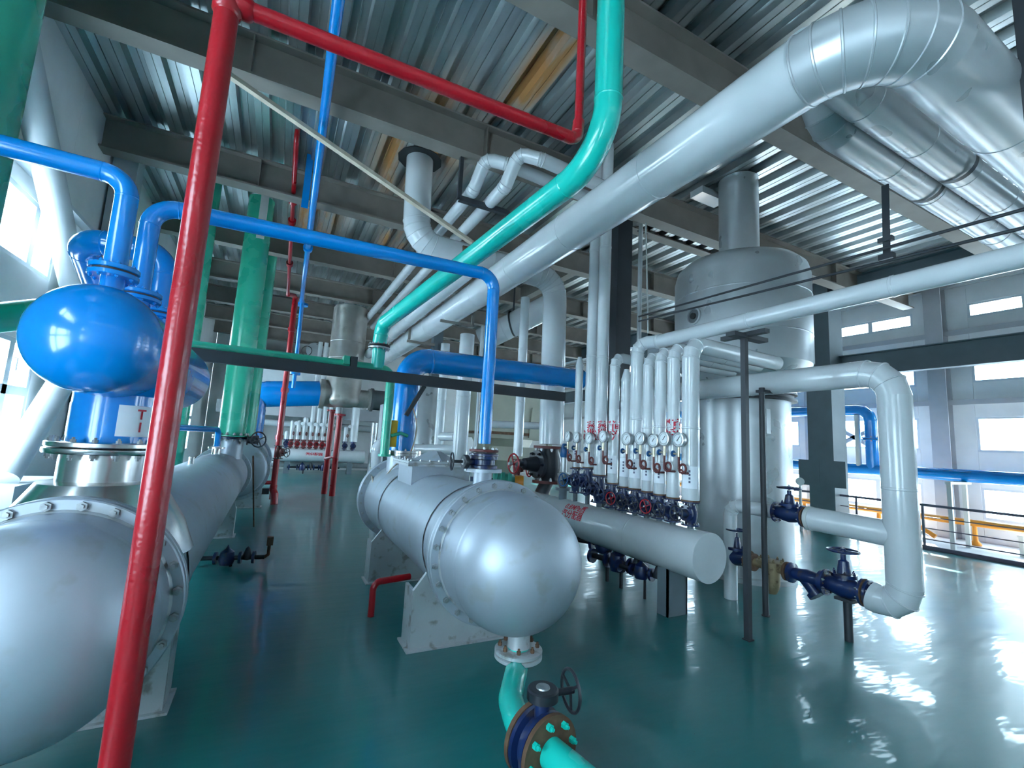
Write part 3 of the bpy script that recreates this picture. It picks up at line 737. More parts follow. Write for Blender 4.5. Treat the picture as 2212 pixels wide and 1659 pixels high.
# ------------------------------------------------------------------ teal drain line under the dome
ZT = 0.19
pv = PZ(1168, 1608, ZT); pn = PZ(1300, 1722, ZT); dv = (pn-pv).normalized()
pe = pv-dv*0.13
T = pipe('teal_pipe', 'teal drain elbow under the dome of the middle exchanger', [(X2, YD, 0.30), (X2, YD, ZT+0.01), Vector((X2, YD, ZT+0.01)).lerp(pe-dv*0.15, 0.75), pe-dv*0.05, pe], 0.072, 'teal_paint', [0.13, 0.3, 0.2], cat='pipe', seam=False)
T.part('flange', MB().lathe((X2, YD, 0.234), (0, 0, 1), [(0, 0), (0.155, 0), (0.16, 0.004), (0.16, 0.022), (0.155, 0.026), (0, 0.026)], 36), 'silver_scuffed')
T.part('valve_flange', MB().lathe(pv-dv*0.055, -dv, [(0, 0), (0.165, 0), (0.165, 0.026), (0, 0.026)], 36), 'rust_iron')
T = pipe('teal_pipe', 'teal drain pipe leaving the butterfly valve at the bottom edge', [pv+dv*0.06, pv+dv*0.9], 0.072, 'teal_paint')
T.part('flange', MB().lathe(pv+dv*0.055, dv, [(0, 0), (0.165, 0), (0.165, 0.024), (0, 0.024)], 36), 'rust_iron')
bolt_circle(T, pv+dv*0.079, dv, 0.13, 8, 0.017, 0.022, 'teal_paint', a0=0.2)
butterfly_valve('butterfly_valve', 'blue butterfly valve with black handwheel in the teal drain line', pv, dv, (0.0, 0.0, 1), 0.105, wheel_dir=(1, -0.1, 0), wheel_R=0.095, th=0.10)

# ================================================================== RED PIPES
RP = Vector((-0.385, 2.22, 0))
T = pipe('red_pole', 'tall red standpipe in the left foreground', [RP, RP+Vector((0, 0, 3.58))], 0.048, 'red_paint', cat='pipe')
T.part('tee_collar', MB().lathe(RP+Vector((0, 0, 3.46)), (0, 0, 1), [(0.048, 0), (0.057, 0.012), (0.057, 0.11), (0.048, 0.13), (0.03, 0.16), (0, 0.16)], 28), 'red_paint')
T.part('tee_collar', MB().lathe(RP+Vector((0, 0, 3.53)), (1, 0, 0), [(0.044, 0), (0.05, 0.02), (0.05, 0.085), (0.04, 0.10)], 28), 'red_paint')
T.part('foot_flange', MB().lathe(RP, (0, 0, 1), [(0, 0), (0.10, 0), (0.10, 0.02), (0, 0.02)], 28), 'red_paint')
T = pipe('red_pipe', 'red branch pipe crossing under the deck to the right', [RP+Vector((0.08, 0, 3.53)), (1.50, 2.22, 3.57), (1.51, 2.22, 3.70)], 0.038, 'red_paint', 0.055)
pipe('red_pipe', 'thin red pipe dropping from the deck beside the teal pipe', [(1.51, 2.22, 3.68), (1.51, 2.22, ZD-0.005)], 0.028, 'red_paint')
# fire line along the deck
a, b = PD(641, 292, 6.5), PD(622, 636, 10.6); b2 = Vector((0.06, b.y+0.25, b.z)); foot = Vector((0.10, 11.9, 0))
T = pipe('red_pipe', 'thin red fire line running back under the roof beams', [a+Vector((0, 0, 0.35)), a+(b-a)*0.02, b], 0.036, 'red_paint', 0.1)
for t in (0.30, 0.42, 0.72): 
    p = a+(b-a)*t; T.part('coupling', MB().cyl(p-(b-a).normalized()*0.05, p+(b-a).normalized()*0.05, 0.065, 20), 'red_paint')
T.part('ceiling_sleeve', MB().cyl(a+Vector((0, 0, 0.25)), a+Vector((0, 0, 0.5)), 0.06, 20), 'white_cladding')
dz = b.z
T = pipe('red_pipe', 'far red riser standing on the green floor beside the green columns', [(foot.x, foot.y, 0.10), (foot.x, foot.y, dz+0.05)], 0.065, 'red_paint')
T.part('elbow', MB().tube([(foot.x, foot.y, dz+0.02), (foot.x-0.03, foot.y-0.1, dz+0.06), (b.x, b.y, b.z)], 0.05, 18), 'red_paint')
for z in (1.45, 2.55, 4.0): T.part('coupling', MB().cyl((foot.x, foot.y, z), (foot.x, foot.y, z+0.1), 0.085, 20), 'red_paint')
T.part('foot_elbow', MB().tube([(foot.x, foot.y, 0.42), (foot.x, foot.y, 0.3), (foot.x+0.04, foot.y-0.10, 0.22), (foot.x+0.05, foot.y-0.12, 0.0)], 0.08, 18), 'red_paint')
T.part('side_branch', MB().cyl((foot.x-0.35, foot.y, 0.47), (foot.x, foot.y, 0.47), 0.045, 16), 'red_paint')
T.part('foot_plate', MB().box((foot.x-0.35, foot.y-0.1, 0.22), (foot.x-0.08, foot.y+0.1, 0.34)), 'steel_dark', smooth=False)
gate_valve('gate_valve', 'small red valve on the far red riser', (foot.x+0.02, foot.y-0.02, 1.16), (0, 0, 1), (0.8, -0.6, 0), 0.06, 0.3, 'rust_maroon', 'valve_black', 'valve_black', wheel_R=0.1)
pipe('red_pipe', 'small red pipe stub bending into the middle exchanger saddle', [(0.96, 4.5, 0), (0.96, 4.5, 0.30), (1.32, 4.58, 0.30)], 0.03, 'red_paint', 0.07)

# ================================================================== TEAL AND GREEN PIPES
GX, GY = 1.67, 2.13
ge = Vector((1.08, 5.87, 3.07))
T = pipe('teal_pipe', 'large teal pipe dropping from the deck and running back', [(GX, GY, ZD-0.005), (GX, GY, 3.48), ge, (1.07, 5.90, 2.79)], 0.09, 'teal_paint', [0.42, 0.17], nseg=14)
flange(T, (1.07, 5.90, 2.78), (0, 0, 1), 0.135, 0.022, mat='steel_dark', mat2='bolt_steel', nb=10)
T.part('drop_leg', MB().cyl((1.07, 5.90, 2.76), (1.07, 5.90, 2.50), 0.08, 24), 'teal_paint')
T = pipe('green_pipe', 'green pipe lying along the dark beam across the room', [(-1.9, 5.90, 2.52), (1.25, 5.90, 2.50), (1.25, 5.88, 1.42)], 0.057, 'green_paint', 0.13)
T.part('end_flange', MB().cyl((1.25, 5.88, 1.40), (1.25, 5.88, 1.43), 0.08, 20), 'green_paint')
T.part('pipe_clamp', MB().box((0.73, 5.80, 2.43), (0.81, 6.0, 2.60)), 'steel_dark', smooth=False)
T.part('pipe_clamp', MB().box((0.65, 5.80, 2.50), (0.72, 5.98, 2.60)), 'green_paint', smooth=False)
T = Thing('support_beam', 'dark channel beam spanning the room below the green pipe', 'beam', (1.5, 5.77, 2.33))
T.part('web', MB().bar((-1.42, 5.76, 2.41), (3.88, 5.80, 2.39), 0.012, 0.127), 'steel_dark', smooth=False)
for z in (0.062, -0.062): T.part('flange_plate', MB().bar((-1.42, 5.79, 2.41+z), (3.88, 5.83, 2.39+z), 0.065, 0.012), 'steel_dark', smooth=False)
T.part('diagonal_strut', MB().bar((1.68, 5.83, 2.33), (1.47, 5.83, 1.93), 0.05, 0.05), 'steel_dark', smooth=False)
T.part('hanger_post', MB().bar((-1.40, 5.80, 2.35), (-1.40, 5.80, 0.0), 0.06, 0.06), 'steel_dark', smooth=False)
g3 = PY(501, 935, 9.45)
T = Thing('green_riser', 'tall green column pipe rising from the far left exchanger', 'pipe', (g3.x, 9.45, 1.2))
T.part('pipe_run', MB().cyl((g3.x, 9.45, 1.52), (g3.x, 9.45, ZD-0.005), 0.215, 40), 'green_paint')
flange(T, (g3.x, 9.45, 1.50), (0, 0, 1), 0.29, 0.028, mat='green_paint', mat2='valve_blue', nb=14)
T.part('hanger_strip', MB().bar((g3.x+0.06, 9.2, 5.1), (g3.x+0.06, 9.2, ZD-0.01), 0.13, 0.012, up=(0, 1, 0)), 'stand_white', smooth=False)
T.part('neck', MB().cyl((g3.x, 9.45, 1.12), (g3.x, 9.45, 1.47), 0.2, 32), 'silver_paint')
g4 = PY(529, 935, 11.3)
T = Thing('green_riser', 'second green column pipe just behind the tall green riser', 'pipe', (g4.x, 11.3, 1.3))
T.part('pipe_run', MB().cyl((g4.x, 11.3, 1.48), (g4.x, 11.3, ZD-0.005), 0.2, 36), 'green_paint')
flange(T, (g4.x, 11.3, 1.46), (0, 0, 1), 0.28, 0.03, mat='green_paint', nb=12)
T.part('neck', MB().cyl((g4.x, 11.3, 1.25), (g4.x, 11.3, 1.45), 0.18, 28), 'silver_paint')
g5 = PY(430, 620, 8.95)
T = Thing('green_riser', 'dark green pipe between the red pole and the far windows', 'pipe', (g5.x, 8.95, 0))
T.part('pipe_run', MB().cyl((g5.x, 8.95, 0.02), (g5.x, 8.95, ZD-0.005), 0.12, 28), 'green_paint')
T.part('foot_flange', MB().cyl((g5.x, 8.95, 0), (g5.x, 8.95, 0.03), 0.2, 28), 'green_paint')
T = Thing('green_riser', 'very large teal-green column at the upper left corner', 'pipe', (-1.89, 3.6, 0))
T.part('pipe_run', MB().cyl((-1.89, 3.6, 0.03), (-1.89, 3.6, ZD-0.005), 0.33, 48), 'green_paint')
T.part('foot_flange', MB().cyl((-1.89, 3.6, 0), (-1.89, 3.6, 0.04), 0.42, 40), 'green_paint')
pipe('green_pipe', 'green pipe slanting from the left edge behind the blue vessel', [PY(-60, 692, 4.6), PY(170, 668, 4.75)], 0.11, 'green_paint')
gate_valve('gate_valve', 'dark handwheel valve beside the foot of the green riser', (g3.x+0.34, 9.30, 1.46), (1, 0, 0), (0.5, -0.85, 0.1), 0.05, 0.18, 'valve_black', 'valve_black', 'valve_black', wheel_R=0.13)
T = pipe('blue_pipe', 'small blue pipe hooping over the left exchanger nozzle', [(-1.42, 7.2, 0), (-1.42, 7.2, 1.62), (X1, 8.85, 1.62), (X1, 8.9, 1.35)], 0.045, 'blue_paint', 0.12)
# thin drain rod beside the exchanger, and its trap set
solo('brown_rod', MB().tube([PX(545, 1000, -0.25)+Vector((0, 0, 0.1)), PZ(548, 1138, 0.0)], 0.012, 8), 'rust_iron', 'thin brown rod leaning against the left exchanger', 'rod')
# ================================================================== BLUE PIPES IN THE MIDDLE DISTANCE
p0 = PD(736, -40, 3.75); p1 = PD(651, 652, 11.4)
T = pipe('blue_pipe', 'slim blue pipe running back under the roof beams', [p0+(p0-p1)*0.1, p1], 0.052, 'blue_paint')
for t in (0.55, 0.62): 
    q = p0+(p1-p0)*t; d = (p1-p0).normalized(); T.part('coupling', MB().cyl(q-d*0.04, q+d*0.04, 0.085, 20), 'blue_paint')
T.part('strap', MB().bar(p0+(p1-p0)*0.45+Vector((-0.12, 0, 0.0)), p0+(p1-p0)*0.45+Vector((-0.12, 0, 0.9)), 0.1, 0.012), 'blue_paint', smooth=False)
YS = 13.25
T = pipe('blue_pipe', 'slim blue pipe dropping onto the blue duct', [(p1.x+0.02, p1.y, p1.z+0.05), (p1.x+0.05, p1.y+0.5, 2.75)], 0.05, 'blue_paint')
for z in (p1.z-0.05, 3.05): T.part('coupling', MB().lathe((p1.x+0.03, p1.y+0.2, z), (0, 0, 1), [(0, 0), (0.14, 0), (0.14, 0.06), (0, 0.06)], 18), 'blue_paint')
T = Thing('blue_duct', 'thick blue duct feeding the stainless separator', 'pipe', (0.2, YS, 1.6))
bx0, bx1 = PY(560, 850, YS), PY(690, 850, YS)
T.part('pipe_run', MB().cyl(bx0+Vector((0.15, 0, 0)), bx1, 0.335, 40), 'blue_paint')
T.part('mitre_elbow', MB().tube([bx0+Vector((0.2, 0, 0)), bx0+Vector((-0.02, 0, -0.03)), bx0+Vector((-0.14, 0, -0.33)), bx0+Vector((-0.14, 0, -0.45))], 0.335, 40), 'blue_paint', sharp=15)
T.part('drop_leg', MB().cyl(bx0+Vector((-0.14, 0, -0.4)), bx0+Vector((-0.14, 0, -1.15)), 0.335, 40), 'blue_paint')
T.part('end_flange', MB().cyl(bx1, bx1+Vector((0.12, 0, 0)), 0.40, 40), 'stainless_dull')
T = Thing('separator', 'upright stainless separator hanging in the middle distance', 'vessel', (1.62, YS, 1.9))
sc_ = PY(746, 800, YS); sx = sc_.x; zt = PY(748, 662, YS).z; zb = PY(742, 872, YS).z
T.part('shell', MB().lathe((sx, YS, zb), (0, 0, 1), [(0.0, -0.12), (0.25, -0.10), (0.40, -0.04), (0.475, 0.06), (0.48, 0.15), (0.46, 0.20), (0.46, zt-zb-0.08), (0.42, zt-zb-0.02), (0.3, zt-zb), (0, zt-zb)], 56), 'stainless_dull')
for t in (0.45, 0.62): T.part('weld_seam', MB().tube([(sx, YS, zb+(zt-zb)*t-0.01), (sx, YS, zb+(zt-zb)*t), (sx, YS, zb+(zt-zb)*t+0.01)], [0.46, 0.466, 0.46], 56, caps=False), 'stainless_dull')
T.part('inlet_nozzle', MB().cyl(bx1+Vector((0.1, 0, 0)), (sx, YS, bx1.z), 0.34, 36), 'stainless_dull')
T.part('outlet_nozzle', MB().cyl((sx, YS, bx1.z-0.05), (sx+0.72, YS, bx1.z-0.05), 0.25, 32), 'stainless_dull')
T.part('outlet_flange', MB().cyl((sx+0.68, YS, bx1.z-0.05), (sx+0.73, YS, bx1.z-0.05), 0.3, 32), 'stainless_dull')
T.part('drain_stub', MB().cyl((sx-0.06, YS, zb-0.35), (sx-0.06, YS, zb), 0.09, 20), 'white_cladding')
T = Thing('fan_duct', 'dark grey duct to the right of the separator', 'duct', (sx+1.1, YS, bx1.z-0.4))
T.part('pipe_run', MB().cyl((sx+0.74, YS, bx1.z-0.05), (sx+1.45, YS, bx1.z-0.05), 0.28, 32), 'duct_dark')
for k in (0.74, 1.4): T.part('collar', MB().cyl((sx+k, YS, bx1.z-0.05), (sx+k+0.06, YS, bx1.z-0.05), 0.33, 32), 'duct_dark')
T.part('housing', MB().box((sx+1.45, YS-0.35, bx1.z-0.55), (sx+1.85, YS+0.35, bx1.z+0.4)), 'duct_dark', smooth=False)
for k, (dx, l) in enumerate(((-0.06, 'red post standing under the separator drain, the right one'), (-0.21, 'red post under the separator, the left and shorter one'))):
    T = Thing('red_post', l, 'pipe', (sx+dx+0.03, YS+0.1*k, 0))
    x = sx+dx+0.03; y = YS-0.05+0.5*k
    T.part('pipe_run', MB().cyl((x, y, 0), (x, y, zb-0.3+0.12*k), 0.078, 22), 'red_paint')
    T.part('cap_flange', MB().cyl((x, y, zb-0.34+0.12*k), (x, y, zb-0.29+0.12*k), 0.15, 22), 'red_paint')
    if k == 0: T.part('cross_link', MB().cyl((x, y, 1.05), (x-0.22, y+0.5, 0.95), 0.035, 12), 'red_paint')
# thick blue pipe on the far nozzle of the middle exchanger
nb_ = Vector((X2-0.08, 6.15, 1.45)); zt2 = 2.72
T = pipe('blue_pipe', 'thick blue pipe rising from the far exchanger nozzle and turning right', [nb_, (nb_.x+0.02, 6.15, zt2), (4.6, 6.42, zt2+0.08)], 0.17, 'blue_paint', 0.30, n=36, nseg=14)
T.part('flange', MB().lathe((nb_.x, 6.15, 1.445), (0, 0, 1), [(0, 0), (0.27, 0), (0.27, 0.03), (0, 0.03)], 40), 'stainless')
bolt_circle(T, (nb_.x, 6.15, 1.475), (0, 0, 1), 0.24, 12, 0.013, 0.016)
T.part('yellow_tag', MB().box((nb_.x-0.215, 5.94, 1.52), (nb_.x-0.12, 5.98, 1.86)), 'yellow_tape', smooth=False)
T.part('green_tie', MB().tube([(nb_.x-0.2, 5.92, 1.66), (nb_.x-0.08, 5.92, 1.70), (nb_.x+0.02, 5.96, 1.67)], 0.022, 10), 'green_paint')
# loose cable over it
cb = [PY(800, 1010, 6.6), PY(812, 1050, 6.1), PY(850, 1008, 5.92), PY(885, 980, 5.90), PY(900, 925, 5.93), PY(892, 880, 5.95)]
solo('cable', MB().tube(smooth_path(cb), 0.010, 8), 'cable_tan', 'loose tan cable hanging over the thick blue riser', 'cable')

# ================================================================== WHITE CLAD PIPES
XM, ZM = 2.56, 3.92
T = pipe('clad_pipe', 'huge white clad pipe running overhead with a segmented elbow', [(XM-0.02, 13.5, 3.86), (XM, 1.0, ZM), (9.5, 1.04, 3.98)], 0.205, 'white_cladding', 0.42, n=48, gores=7, bands=1.25, mats=['white_cladding', 'grey_cladding', 'grey_cladding'])
for y in (9.4,):
    T.part('hanger', MB().bar((XM-0.26, y, 3.7), (XM-0.26, y, 4.4), 0.05, 0.05), 'steel_beam', smooth=False); T.part('hanger', MB().bar((XM-0.3, y, 3.66), (XM+0.3, y, 3.66), 0.05, 0.05), 'steel_beam', smooth=False)
T.part('hanger', MB().bar((XM+0.28, 7.2, 3.62), (XM+0.28, 7.2, 4.3), 0.04, 0.04), 'steel_beam', smooth=False)
T.part('hanger', MB().bar((XM-0.3, 7.2, 3.62), (XM+0.3, 7.2, 3.62), 0.04, 0.04), 'steel_beam', smooth=False)
pipe('clad_pipe', 'slimmer white clad pipe hugging the huge one in the distance', [(2.14, 13.3, 3.95), (2.16, 5.75, 4.02)], 0.125, 'white_cladding', bands=1.6)
# two pipes under the deck beside the big elbow
for k, (px, py, z, r, l) in enumerate(((1835, 300, 4.32, 0.142, 'white clad pipe under the deck, left of the pair behind the big elbow'), (1935, 265, 4.30, 0.142, 'white clad pipe under the deck between its twin and the big elbow'))):
    q = PZ(px, py, z)
    pts = [(q.x-0.42, q.y, z+0.36), (q.x-0.42, q.y, z), (9.5, q.y+0.05, z+0.02)] if k == 0 else [(2.78, q.y, z), (9.5, q.y+0.05, z+0.02)]
    T = pipe('clad_pipe', l, pts, r, 'grey_cladding', 0.26, n=40, gores=4, bands=0.85)
    xs = PY(2000 if k == 0 else 2065, 420 if k == 0 else 385, q.y).x
    mb = MB(); m = 18
    for xx in (xs-0.03, xs+0.03):
        for i in range(m+1):
            a = PI+PI*i/m; mb.v.append(Vector((xx, q.y+(r+0.008)*math.cos(a), z+(r+0.008)*math.sin(a))))
    for i in range(m): mb.f.append((i, i+1, m+1+i+1, m+1+i))
    T.part('strap_hanger', mb, 'steel_dark')
    T.part('hanger_rod', MB().cyl((xs, q.y+r+0.02, z), (xs, q.y+r+0.02, ZD), 0.012, 8), 'steel_dark')
    if k == 0: QA = q.copy(); XA = xs
solo('cable_tray', MB().bar((QA.x-0.2, QA.y-0.19, 4.40), (9.0, QA.y-0.19, 4.40), 0.05, 0.02), 'steel_dark', 'slotted dark strip between the paired clad pipes', 'tray', smooth=False)
# ceiling drop with elbow, across, and down onto the distribution header
YW = 6.62; XH = 3.8; ZH = 0.66
T = pipe('clad_pipe', 'white clad pipe dropping from the rusty deck opening and crossing right', [(1.56, YW, ZD-0.005), (1.60, YW, 4.58), (4.10, 6.58, 4.55), (4.10, 6.50, 1.66)], 0.205, 'white_cladding', [0.38, 0.36], n=40, gores=6, bands=1.4)
T.part('deck_opening', MB().lathe((1.56, YW, ZD-0.012), (0, 0, 1), [(0.2, 0), (0.34, 0), (0.34, 0.008), (0.2, 0.008)], 12), 'needle_black')
T.part('bracket_lug', MB().box((2.28, YW-0.24, 4.52), (2.36, YW-0.18, 4.64)), 'rust_iron', smooth=False)
# pair of slim pipes under the deck
for k, (x, z, r, ya, l) in enumerate(((2.02, 4.98, 0.085, 5.4, 'slim white pipe under the deck, the left of two with hooked elbows'), (2.30, 4.92, 0.085, 5.0, 'slim white pipe under the deck, the right of two with hooked elbows'))):
    pipe('clad_pipe', l, [(x, 14.0, z), (x, ya, z), (x+0.05, ya-0.25, z+0.33), (x+0.3, ya-0.4, z+0.25), (3.9, ya-0.37, z+0.2)], r, 'white_cladding', [0.12, 0.12, 0.12], gores=3, bands=1.8, n=24)
T = Thing('pipe_hanger', 'dark angle hanger frame holding the two slim white pipes', 'bracket', (2.0, 5.55, 4.8))
hc = Vector((1.86, 5.5, 4.86))
T.part('drop_leg', MB().bar(hc, hc+Vector((0, 0, 0.62)), 0.05, 0.05), 'steel_dark', smooth=False)
T.part('cross_angle', MB().bar(hc, hc+Vector((0.75, 0.0, 0.0)), 0.07, 0.07), 'steel_dark', smooth=False)

# ------------------------------------------------------------------ steam distribution header with its ten risers
T = Thing('steam_header', 'long white steam distribution drum lying right of the middle exchanger', 'header', (XH, 4.8, 0))
YH0, YH1, RH = 3.12, 6.75, 0.235
T.part('drum', MB().cyl((XH, YH0, ZH), (XH, YH1, ZH), RH, 56), 'white_cladding')
T.part('end_disc', MB().lathe((XH, YH0+0.004, ZH), (0, -1, 0), [(RH-0.003, 0), (RH-0.003, 0.006), (0, 0.012)], 56), 'white_cladding')
T.part('end_disc', MB().lathe((XH, YH1-0.004, ZH), (0, 1, 0), [(RH-0.003, 0), (RH-0.003, 0.006), (0, 0.012)], 56), 'white_cladding')
for y in (4.1, 5.0, 5.9): T.part('cladding_joint', MB().tube([(XH, y-0.012, ZH), (XH, y-0.006, ZH), (XH, y+0.006, ZH), (XH, y+0.012, ZH)], [RH, RH+0.003, RH+0.003, RH], 56, caps=False), 'white_cladding')
for y in (3.52, 6.2):
    T.part('leg', MB().box((XH-0.13, y, 0), (XH+0.15, y+0.02, ZH-0.15)).box((XH-0.13, y, 0), (XH-0.11, y+0.14, ZH-0.15)).box((XH+0.13, y, 0), (XH+0.15, y+0.14, ZH-0.15)), 'column_grey', smooth=False)
an = math.radians(145); nn = Vector((math.cos(an), 0, math.sin(an))); 
pp = PX(1243, 1100, XH-0.16); yt = pp.y
up = Vector((0, 1, 0)).cross(nn); up = up if up.z > 0 else -up
text_part(T, '0.8MPa蒸\n汽分配器', Vector((XH, yt, ZH))+nn*RH, (0, -1, 0), up, 0.115, 'red_print', wrap=((XH, 0, ZH), (0, 1, 0), RH), name='lettering')
RISERS = [  # y, radius, foot z, top, kind, lettering
 (5.34, 0.055, 1.36, 3.00, 'cap'), (5.06, 0.075, 1.38, ZD-0.005, 'up'), (4.82, 0.08, 1.30, ZD-0.005, 'up'), (4.56, 0.065, 1.22, 2.82, 'right'), (4.34, 0.062, 1.20, 2.70, 'cap'),
 (4.15, 0.062, 1.20, 2.93, 'forward'), (3.96, 0.062, 1.19, 2.74, 'right'), (3.77, 0.066, 1.18, 2.77, 'right'), (3.58, 0.068, 1.17, 2.78, 'right'), (3.35, 0.088, 1.17, 2.79, 'right')]
RL = ['short white riser farthest along the header, capped with a cone', 'tall white riser marked one evaporator, reaching the deck', 'tall white riser marked two evaporator, reaching the deck', 'white riser with indirect steam lettering and an elbow to the right',
      'short white riser with a conical cap in the middle of the header', 'white riser turning forward into the long overhead white pipe', 'white riser with elbow, left of four at the near end of the header',
      'white riser with elbow, second of four at the near end of the header', 'white riser with direct steam lettering near the header end', 'thickest white riser at the near end of the header']
WR = {1: '一蒸\n发器', 2: '二蒸\n发器', 3: '提间\n接汽', 8: '提直\n接汽'}
VL = ['blue', 'valve_blue']
WHEELS = ['wheel_blue', 'valve_blue', 'valve_blue', 'valve_blue', 'red_paint', 'valve_black', 'valve_black', 'red_paint', 'valve_black', 'valve_black']
NTH = ['farthest', 'second farthest', 'third farthest', 'fourth farthest', 'fifth farthest', 'fifth nearest', 'fourth nearest', 'third nearest', 'second nearest', 'nearest']
for i, (y, r, z0, z1, kd) in enumerate(RISERS):
    if kd == 'cap':
        T = Thing('steam_riser', RL[i], 'pipe', (XH, y, z0)); T.part('pipe_run', MB().lathe((XH, y, z0), (0, 0, 1), [(0, 0), (r, 0), (r, z1-z0-0.22)], 28), 'white_cladding')
        T.part('cone_cap', MB().lathe((XH, y, z1-0.22), (0, 0, 1), [(r+0.003, 0), (r+0.003, 0.02), (r*0.6, 0.12), (r*0.5, 0.15), (0, 0.155)], 28), 'white_cladding')
    elif kd == 'up': T = pipe('steam_riser', RL[i], [(XH, y, z0), (XH, y, z1)], r, 'white_cladding', bands=1.6)
    elif kd == 'right': T = pipe('steam_riser', RL[i], [(XH, y, z0), (XH, y, z1), (XH+1.6, y+0.1, z1)], r, 'white_cladding', r*1.9, gores=3, bands=1.0)
    else: T = pipe('steam_riser', RL[i], [(XH, y, z0), (XH, y, z1), (XH+0.12, y-0.22, z1), (XH+0.12, -3.0, z1+0.02)], 0.078, 'white_cladding', [0.12, 0.1], gores=3, bands=1.3)
    rr = 0.078 if kd == 'forward' else r
    T.part('end_band', MB().cyl((XH, y, z0-0.012), (XH, y, z0+0.004), rr+0.004, 28), 'rust_iron')
    if i in WR:
        text_part(T, WR[i], (XH-rr, y-0.03, 1.86), (0, -1, 0), (0, 0, 1), 0.135, 'red_print', wrap=((XH, y, 0), (0, 0, 1), rr), spacing=0.9)
    # paper tag on the riser
    if i in (0, 3, 4, 5, 6, 7, 9):
        zc = z0+0.23; mb = MB(); m = 6
        for z in (zc-0.11, zc+0.11):
            for k in range(m+1):
                a = PI+math.radians(-12+k*16) + (0.04 if z > zc else -0.02); mb.v.append(Vector((XH+(rr+0.006)*math.cos(a), y+(rr+0.006)*math.sin(a), z)))
        for k in range(m): mb.f.append((k, k+1, m+1+k+1, m+1+k))
        pg = T.part('paper_tag', mb, 'paper')
        mk = MB()
        a = PI+math.radians(36)
        for k in range(4):
            zz = zc+0.06-k*0.035; c = Vector((XH+(rr+0.009)*math.cos(a), y+(rr+0.009)*math.sin(a), zz)); tdir = Vector((-math.sin(a), math.cos(a), 0))
            mk.bar(c-tdir*0.009, c+tdir*0.009, 0.002, 0.022); 
        T.part('faded_print', mk, 'ink', pg, smooth=False)
    # globe valve between riser and drum
    L = min(0.34, z0-(ZH+RH)-0.04); zv = z0-0.012-L/2
    vr = 0.052 if i not in (1, 2) else 0.062
    g = gate_valve('steam_valve', 'dark blue steam valve under the %s white riser of the header' % NTH[i] if WHEELS[i] != 'red_paint' else 'steam valve with red handwheel under the %s white riser' % NTH[i], (XH, y, zv), (0, 0, 1), (-1, -0.15, 0.05), vr, L, 'valve_blue', WHEELS[i], 'valve_blue', wheel_R=0.085 if i < 4 else 0.07, stem_len=0.24, group='valves on the steam header')
    g.part('stub', MB().cyl((XH, y, ZH+RH-0.03), (XH, y, zv-L/2), 0.032, 14), 'column_grey')
# pressure gauges
GP = [(1226, 943), (1245, 945), (1272, 947), (1302, 943), (1353, 948), (1382, 947), (1411, 952), (1434, 948), (1465, 950)]
for i, (gx, gy) in enumerate(GP):
    c = PX(gx, gy, XH-0.17)
    T = Thing('pressure_gauge', 'round white pressure gauge, %s one of the row before the risers' % ('leftmost', 'second from left', 'third from left', 'fourth from left', 'middle', 'fourth from right', 'third from right', 'second from right', 'rightmost')[i], 'gauge', c-Vector((0, 0, 0.42)), 'pressure gauges on the steam header')
    R = 0.072
    T.part('case', MB().lathe(c+Vector((0.045, 0, 0)), (-1, 0, 0), [(0, 0), (R*0.95, 0), (R, 0.008), (R, 0.042), (R*1.06, 0.046), (R*1.06, 0.054), (R*0.9, 0.056)], 28), 'gauge_case')
    fc = T.part('dial', MB().lathe(c, (-1, 0, 0), [(R*0.93, 0.006), (0, 0.006)], 28), 'gauge_face')
    T.part('needle', MB().bar(c+Vector((-0.009, 0.010, -0.012)), c+Vector((-0.009, -0.026, 0.032)), 0.004, 0.003, up=(1, 0, 0)), 'needle_black', fc, smooth=False)
    T.part('ticks', MB().torus(c+Vector((-0.0065, 0, 0)), (1, 0, 0), R*0.74, 0.0016, 24, 4), 'needle_black', fc)
    T.part('connector', MB().cyl(c+Vector((0.01, 0, -R)), c+Vector((0.01, 0, -R-0.10)), 0.014, 10), 'brass')
    ck = T.part('cock', MB().cyl(c+Vector((0.01, 0, -R-0.07)), c+Vector((0.01, 0.07, -R-0.07)), 0.011, 10), 'brass')
    T.part('cock_wheel', MB().lathe(c+Vector((0.01, 0.065, -R-0.07)), (0, 1, 0), [(0, 0), (0.03, 0), (0.034, 0.008), (0.03, 0.016), (0, 0.016)], 10), 'wheel_blue', ck)
    ny = min(((q[0], q[1]) for q in RISERS), key=lambda q: abs(q[0]-c.y+0.03))
    o = c+Vector((0.01, 0, -R-0.10)); pt = [o, o+Vector((0, 0, -0.09))]
    for k in range(15):
        a = PI+2*PI*k/14*1.0; pt.append(o+Vector((0.0+0.012*k/14, -0.042-0.042*math.cos(a)-0.0, -0.115+0.045*math.sin(a))))
    pt += [o+Vector((0.03, -0.05, -0.160)), Vector((XH-0.055, o.y-0.045, o.z-0.160))]
    T.part('siphon_coil', MB().tube(pt, 0.0115, 10), 'rust_maroon')
